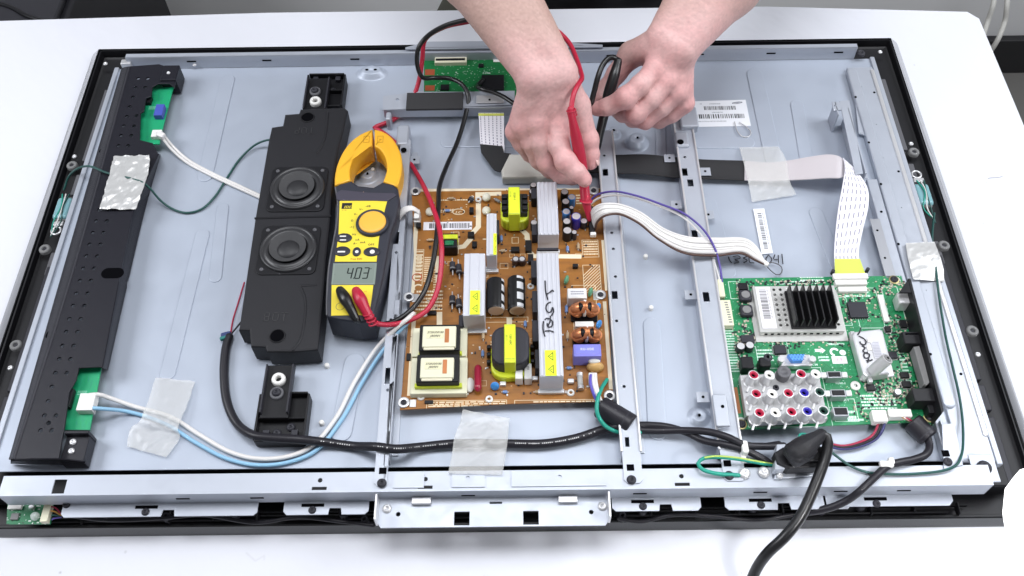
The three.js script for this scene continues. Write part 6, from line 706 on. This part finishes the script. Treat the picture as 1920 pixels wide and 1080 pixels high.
// ---------- little modules taped in the bezel trough ----------
for (const [p, l, s] of [[[-.4761,.024,-.0642], 'small teal wrapped module in the bezel trough beside the perforated cover', 1], [[.4737,.024,-.0678], 'small teal wrapped module in the bezel trough beside the side rail', -1]]) {
  const t = thing('bezel_module', l, 'module', [p[0], .012, p[2]]); part(t, 'module_body', rboxG(.014, .008, .034, .002), M.rubber, [p[0], .017, p[2]], [0, s * .02, 0]); part(t, 'teal_wrap', rboxG(.017, .011, .03, .004, 2), M.teal, [p[0], .0185, p[2]]); for (let i = 0; i < 3; i++) tube(t, 'lead_wire', [[p[0] - .004 + i * .004, .024, p[2] - .018], [p[0] + .002 * Math.sin(i), .0255, p[2]], [p[0] - .005 + i * .004, .022, p[2] + .02], [p[0] - s * .004, .02, p[2] + .034 + i * .002]], .0008, [M.wireGreen, M.wireWhite, M.wireDarkGreen][i], 6); part(t, 'end_clip', rboxG(.012, .004, .006, .001), M.bright, [p[0], .02, p[2] + s * .021]); part(t, 'ring', new THREE.TorusGeometry(.005, .0012, 8, 18), M.bright, [p[0], .02, p[2] + s * .03], [Math.PI / 2, 0, 0]);
}
// ---------- glowing lamp near the front corner ----------
{
  const t = thing('spiral_lamp', 'glowing white spiral fluorescent bulb beside the front corner', 'lamp', [.3357,.3,.4165]);
  const em = new THREE.MeshStandardMaterial({ color: 0xffffff, emissive: lin(1, 1, 1), emissiveIntensity: 2.2 }); const c = [.3098,.3,.4162]; const pts = []; for (let i = 0; i <= 80; i++) { const a = i / 80 * Math.PI * 6 - .6; pts.push([c[0] + i * .0011, c[1] + .03 * Math.sin(a), c[2] + .03 * Math.cos(a)]); } tube(t, 'lamp_tube', pts, .0125, em, 12); part(t, 'lamp_base', cylG(.022, .05, 24), M.white, [c[0] + .13, c[1], c[2]], [0, 0, Math.PI / 2]); c[0] += .045;
  const l = new THREE.PointLight(lin(1, 1, 1), .12, 0, 2); l.position.set(...c); l.name = 'bulb_light'; l.castShadow = true; scene.add(l);
}

// ---------- the person: two forearms and hands reaching over the table ----------
function surfaceNet(lo, hi, cell, sdf) {
  const nx = Math.ceil((hi[0] - lo[0]) / cell) + 1, ny = Math.ceil((hi[1] - lo[1]) / cell) + 1, nz = Math.ceil((hi[2] - lo[2]) / cell) + 1, F = new Float32Array(nx * ny * nz), id = (i, j, k) => i + nx * (j + ny * k);
  for (let k = 0; k < nz; k++) for (let j = 0; j < ny; j++) { let i = 0; while (i < nx) { const v = sdf(lo[0] + i * cell, lo[1] + j * cell, lo[2] + k * cell); F[id(i, j, k)] = v; const skip = Math.floor((Math.abs(v) - 0.012) / cell); if (skip > 1) { for (let q = 1; q < skip && i + q < nx; q++) F[id(i + q, j, k)] = v; i += skip; } else i++; } }
  const vid = new Int32Array(nx * ny * nz).fill(-1), pos = [], idx = [];
  const C = []; for (let c = 0; c < 8; c++) C.push([c & 1, (c >> 1) & 1, c >> 2]);
  const E = []; for (let a = 0; a < 8; a++) for (const b of [1, 2, 4]) if (!(a & b)) E.push([a, a | b]);
  for (let k = 0; k < nz - 1; k++) for (let j = 0; j < ny - 1; j++) for (let i = 0; i < nx - 1; i++) {
    const v = C.map(([a, b, c]) => F[id(i + a, j + b, k + c)]); let m = 0; for (let c = 0; c < 8; c++) if (v[c] < 0) m++; if (m === 0 || m === 8) continue;
    let x = 0, y = 0, z = 0, n = 0; for (const [a, b] of E) if (v[a] < 0 !== v[b] < 0) { const t = v[a] / (v[a] - v[b]); x += C[a][0] + t * (C[b][0] - C[a][0]); y += C[a][1] + t * (C[b][1] - C[a][1]); z += C[a][2] + t * (C[b][2] - C[a][2]); n++; }
    vid[id(i, j, k)] = pos.length / 3; pos.push(lo[0] + (i + x / n) * cell, lo[1] + (j + y / n) * cell, lo[2] + (k + z / n) * cell);
  }
  const quad = (a, b, c, d, f) => { if (a < 0 || b < 0 || c < 0 || d < 0) return; if (f) idx.push(a, b, c, a, c, d); else idx.push(a, c, b, a, d, c); };
  for (let k = 1; k < nz - 1; k++) for (let j = 1; j < ny - 1; j++) for (let i = 1; i < nx - 1; i++) { const s = F[id(i, j, k)] < 0;
    if (s !== F[id(i + 1, j, k)] < 0) quad(vid[id(i, j - 1, k - 1)], vid[id(i, j, k - 1)], vid[id(i, j, k)], vid[id(i, j - 1, k)], s);
    if (s !== F[id(i, j + 1, k)] < 0) quad(vid[id(i - 1, j, k - 1)], vid[id(i - 1, j, k)], vid[id(i, j, k)], vid[id(i, j, k - 1)], s);
    if (s !== F[id(i, j, k + 1)] < 0) quad(vid[id(i - 1, j - 1, k)], vid[id(i, j - 1, k)], vid[id(i, j, k)], vid[id(i - 1, j, k)], s); }
  const nrm = [], e = cell * .5; for (let q = 0; q < pos.length; q += 3) { const [x, y, z] = [pos[q], pos[q + 1], pos[q + 2]]; let a = sdf(x + e, y, z) - sdf(x - e, y, z), b = sdf(x, y + e, z) - sdf(x, y - e, z), c = sdf(x, y, z + e) - sdf(x, y, z - e); const l = Math.hypot(a, b, c) || 1; nrm.push(a / l, b / l, c / l); }
  const g = new THREE.BufferGeometry(); g.setAttribute('position', new THREE.Float32BufferAttribute(pos, 3)); g.setAttribute('normal', new THREE.Float32BufferAttribute(nrm, 3)); g.setAttribute('uv', new THREE.Float32BufferAttribute(new Float32Array(pos.length / 3 * 2), 2)); g.setIndex(idx); return g;
}
const smin = (a, b, k) => { const h = Math.max(k - Math.abs(a - b), 0) / k; return Math.min(a, b) - h * h * k * .25; };
function capsule(a, b, ra, rb) { const bx = b[0] - a[0], by = b[1] - a[1], bz = b[2] - a[2], L = bx * bx + by * by + bz * bz; return (x, y, z) => { const px = x - a[0], py = y - a[1], pz = z - a[2]; let t = (px * bx + py * by + pz * bz) / L; t = t < 0 ? 0 : t > 1 ? 1 : t; const dx = px - bx * t, dy = py - by * t, dz = pz - bz * t; return Math.sqrt(dx * dx + dy * dy + dz * dz) - (ra + (rb - ra) * t); }; }
const chainOf = (j, r) => j.slice(1).map((p, i) => capsule(j[i], p, r[i], r[i + 1]));
const blend = (fs, k) => (x, y, z) => { let d = 1; for (const f of fs) d = smin(d, f(x, y, z), k); return d; };
function armField({ arm, palm, fingers, thumb, bumps }) {
  const A = blend(arm, .012), Pm = blend(palm, .007), Fs = fingers.map((f) => blend(f, .003)), T = blend(thumb, .005), B = bumps.map(([p, r]) => [p, r]);
  return (x, y, z) => {
    let d = smin(A(x, y, z), Pm(x, y, z), .010); let f = 1; for (const q of Fs) f = smin(f, q(x, y, z), .0008); d = smin(d, f, .0035); d = smin(d, T(x, y, z), .004);
    for (const [p, r] of B) d = smin(d, Math.hypot(x - p[0], y - p[1], z - p[2]) - r, .005);
    if (d < .004 && d > -.004) d += .00018 * n3(x * 130, y * 130, z * 130) + .00005 * n3(x * 420, y * 420, z * 420);
    return d;
  };
}
const person = thing('person', 'person in dark clothing reaching over the table, holding red and black test probes', 'person', [0.12, -0.75, -0.56]);
// joints, laid out in the place
const R = {}, Lh = {};
{
  const w = [[.042,.178,-.0983], [.071,.178,-.1022]], e = [[-.018,.225,-.2021], [.0003,.225,-.2017]], el = [-0.05, 0.275, -0.36];
  const mi = [.0703,.134,-.0732], mm = [.0488,.136,-.0747], mr = [.0337,.128,-.0774], mp = [.025,.117,-.0799], c = [.0561,.172,-.0895];
  R.arm = [capsule(el, e[0], .05, .036), capsule(el, e[1], .05, .036), capsule(e[0], w[0], .036, .0165), capsule(e[1], w[1], .036, .0165)];
  R.palm = [capsule([.07,.172,-.0966], mi, .0135, .0105), capsule([.0604,.174,-.0962], mm, .0145, .0106), capsule([.0499,.174,-.0949], mr, .0145, .0102), capsule([.0436,.17,-.0948], mp, .0135, .0098), capsule([.0657,.142,-.105], [.064,.118,-.1023], .013, .011), capsule([.0466,.142,-.1016], [.0385,.108,-.1025], .013, .012)];
  R.fingers = [chainOf([mi, [.0693,.124,-.0521], [.0754,.117,-.0377], [.0864,.113,-.0276], [.0939,.107,-.0228]], [.0106, .0104, .0102, .009, .0078]), chainOf([mm, [.0508,.12,-.0612], [.058,.1,-.0523], [.0709,.084,-.0493], [.0843,.08,-.0481]], [.0106, .0101, .0099, .0088, .0076]), chainOf([mr, [.0412,.113,-.0678], [.049,.092,-.0631], [.0614,.078,-.0605], [.0749,.077,-.0597]], [.0102, .0095, .0092, .0083, .0073]), chainOf([mp, [.0315,.104,-.0762], [.0404,.086,-.0775], [.0517,.075,-.0752], [.063,.076,-.0726]], [.0104, .0092, .0087, .0077, .007])];
  R.thumb = chainOf([[.0713,.168,-.1008], [.0884,.143,-.09], [.0997,.114,-.0702], [.1021,.102,-.0606], [.1026,.096,-.0543]], [.0165, .0125, .0096, .0088, .0072]).concat([capsule([.0771,.146,-.0932], [.0861,.124,-.081], .011, .007)]);
  R.bumps = [[mi, .0116], [mm, .0116], [mr, .011], [[.0753,.1185,-.037], .0104], [[.0579,.1015,-.0524], .0101], [[.0997,.1145,-.0698], .0099]];
  R.knuckles = [mi, mm, mr, mp, [.0759,.117,-.0369], [.058,.1,-.0523], [.0939,.107,-.0221], [.0997,.114,-.0702], [.1025,.096,-.0528]]; R.wrist = c; R.nail = [[.1056,.1,-.0536], [1, .35, .3]];
}
{
  const w = [[.1786,.168,-.164], [.1983,.164,-.1473]], e = [[.2266,.195,-.2184], [.2486,.195,-.2094]], el = [0.34, 0.25, -0.4];
  const mi = [.1704,.146,-.1366], mm = [.1827,.138,-.1284], mr = [.1947,.127,-.1239], mp = [.2041,.113,-.1207];
  Lh.arm = [capsule(el, e[0], .05, .032), capsule(el, e[1], .05, .032), capsule(e[0], w[0], .032, .0168), capsule(e[1], w[1], .032, .0168)];
  Lh.palm = [capsule([.1776,.16,-.1602], mi, .014, .0106), capsule([.1846,.161,-.1541], mm, .0145, .0104), capsule([.1922,.158,-.1501], mr, .014, .01), capsule([.1984,.152,-.1486], mp, .013, .0094), capsule([.1757,.142,-.1657], [.1745,.114,-.1552], .013, .011), capsule([.1929,.132,-.1559], [.1941,.098,-.147], .013, .011)];
  Lh.fingers = [chainOf([mi, [.1538,.142,-.1186], [.1385,.134,-.1086], [.1218,.122,-.1087], [.1114,.115,-.1127]], [.0107, .0105, .0103, .0092, .008]), chainOf([mm, [.167,.128,-.1134], [.1509,.115,-.1043], [.1399,.1,-.1191], [.132,.096,-.1311]], [.0104, .0101, .0098, .0088, .0076]), chainOf([mr, [.1788,.113,-.115], [.1629,.1,-.1094], [.1515,.088,-.1227], [.1445,.086,-.1343]], [.01, .0096, .0093, .0083, .0074]), chainOf([mp, [.192,.1,-.1182], [.1801,.088,-.1206], [.1691,.08,-.1301], [.163,.08,-.1398]], [.0102, .009, .0085, .0077, .007])];
  Lh.thumb = chainOf([[.1689,.152,-.1645], [.1499,.135,-.1723], [.1346,.118,-.1615], [.1236,.113,-.1451], [.1163,.11,-.1332]], [.017, .0135, .0102, .0094, .0078]);
  Lh.bumps = [[mi, .0116], [mm, .0114], [mr, .0109], [[.1383,.1355,-.1079], .0106], [[.1508,.1165,-.1044], .01]];
  Lh.knuckles = [mi, mm, mr, mp, [.1385,.134,-.1086], [.1509,.115,-.1043], [.1114,.115,-.1127], [.1629,.1,-.1094], [.1346,.118,-.1615]]; Lh.wrist = [.1881,.164,-.1491];
}
function skin(g, K) {
  const p = g.attributes.position, col = new Float32Array(p.count * 3); const wr = V(K.wrist), q = new THREE.Vector3();
  for (let i = 0; i < p.count; i++) {
    q.fromBufferAttribute(p, i); let k = 0; for (const c of K.knuckles) k = Math.max(k, Math.exp(-q.distanceToSquared(V(c)) / (2 * .0105 * .0105)));
    const arm = THREE.MathUtils.smoothstep(wr.z - q.z, -.005, .05), n = .5 + .5 * n3(q.x * 60, q.y * 60, q.z * 60), f = .5 + .5 * n3(q.x * 240, q.y * 240, q.z * 240), m = .5 + .5 * n3(q.x * 600, q.y * 600, q.z * 600);
    const red = Math.min(1, .75 * k + .35 * n * (1 - arm)); const b = [.70, .44, .42], rd = [.66, .28, .28], a = [.53, .345, .295];
    for (let c = 0; c < 3; c++) { let v = b[c] + (a[c] - b[c]) * arm; v += (rd[c] - v) * red * .75; col[i * 3 + c] = v * (.90 + .12 * f + .08 * (m - .5) * 2); }
  }
  g.setAttribute('color', new THREE.BufferAttribute(col, 3)); return g;
}
{
  const fR = armField(R), fL = armField(Lh);
  const gR = skin(surfaceNet([-.1, .055, -.40], [.135, .335, -.005], .0021, fR), R), gL = skin(surfaceNet([.085, .055, -.43], [.40, .31, -.06], .0021, fL), Lh);
  const body = centred(person, 'body', mergeGeometries([gR, gL]), new THREE.MeshPhysicalMaterial({ color: 0xffffff, vertexColors: true, roughness: .52, sheen: .15, sheenRoughness: .5, sheenColor: lin(.9, .6, .5) }));
  // hair on the forearms
  const hairs = []; const r = rng(101);
  for (const [g, K, dir] of [[gR, R, [.06, -.02, .1]], [gL, Lh, [-.12, -.03, .1]]]) {
    const p = g.attributes.position, n = g.attributes.normal, off = body.position; let made = 0, guard = 0; const D = V(dir).normalize(); const bx = new THREE.Vector3(); body.getWorldPosition(bx);
    while (made < 850 && guard++ < 60000) { const i = Math.floor(r() * p.count), q = new THREE.Vector3().fromBufferAttribute(p, i), N = new THREE.Vector3().fromBufferAttribute(n, i); q.add(bx); const back = K.wrist[2] - q.z; if (back < .004 || back > .2 || N.y < -.1 || r() > .35 + back * 6) continue; const d = D.clone().addScaledVector(N, .35).add(new THREE.Vector3(r() - .5, (r() - .5) * .4, r() - .5).multiplyScalar(.9)).normalize(), L = .006 + .007 * r(), s = N.clone().cross(d).normalize().multiplyScalar(.00028); const tip = q.clone().addScaledVector(d, L).addScaledVector(N, .0006), mid = q.clone().addScaledVector(d, L * .5).addScaledVector(N, .0011); hairs.push([q.clone().add(s), q.clone().sub(s), mid.clone().add(s), mid.clone().sub(s), tip]); made++; } }
  const hp = [], hi = []; for (const h of hairs) { const b = hp.length / 3; for (const v of h) hp.push(v.x, v.y, v.z); hi.push(b, b + 1, b + 2, b + 1, b + 3, b + 2, b + 2, b + 3, b + 4); } const hg = new THREE.BufferGeometry(); hg.setAttribute('position', new THREE.Float32BufferAttribute(hp, 3)); hg.setIndex(hi); hg.computeVertexNormals(); tag(centred(person, 'arm_hair', hg, mat(.075, .045, .03, .6)), null, null, null, 'stuff');
  { const c = [.1026,.098,-.0561]; const nl = part(person, 'fingernail', new THREE.SphereGeometry(1, 18, 12), mat(.72, .47, .44, .25), [c[0] + .0064, c[1] + .0026, c[2] + .0012], [0.5, 0.1, -1.05]); nl.scale.set(.0046, .0014, .0064); }
  // dark shirt with sleeves, trousers below
  const tor = (x, y, z) => { const a = (x - .12) / .21, b = (y - .12) / .42, c = (z + .60) / .125; return (Math.sqrt(a * a + b * b + c * c) - 1) * .125; };
  const sl = blend([capsule([-.05, .275, -.36], [-.02, .262, -.315], .058, .058), capsule([-.05, .275, -.36], [-.1, .43, -.58], .06, .075), capsule([.34, .25, -.4], [.315, .244, -.365], .058, .058), capsule([.34, .25, -.4], [.34, .43, -.58], .06, .075), tor], .05);
  centred(person, 'shirt', surfaceNet([-.2, -.32, -.74], [.44, .54, -.24], .008, (x, y, z) => sl(x, y, z) + .0035 * n3(x * 14, y * 14, z * 14)), mat(.014, .014, .017, .85));
  const tr = blend([capsule([.02, -.7, -.6], [.03, -.25, -.6], .07, .1), capsule([.22, -.7, -.6], [.21, -.25, -.6], .07, .1), capsule([.0, -.22, -.6], [.24, -.22, -.6], .11, .11)], .04); centred(person, 'trousers', surfaceNet([-.16, -.8, -.76], [.4, -.08, -.44], .012, (x, y, z) => tr(x, y, z)), mat(.06, .06, .045, .9));
}

scene.traverse((o) => { if (o.isMesh) o.castShadow = o.receiveShadow = true; });
renderer.render(scene, camera);
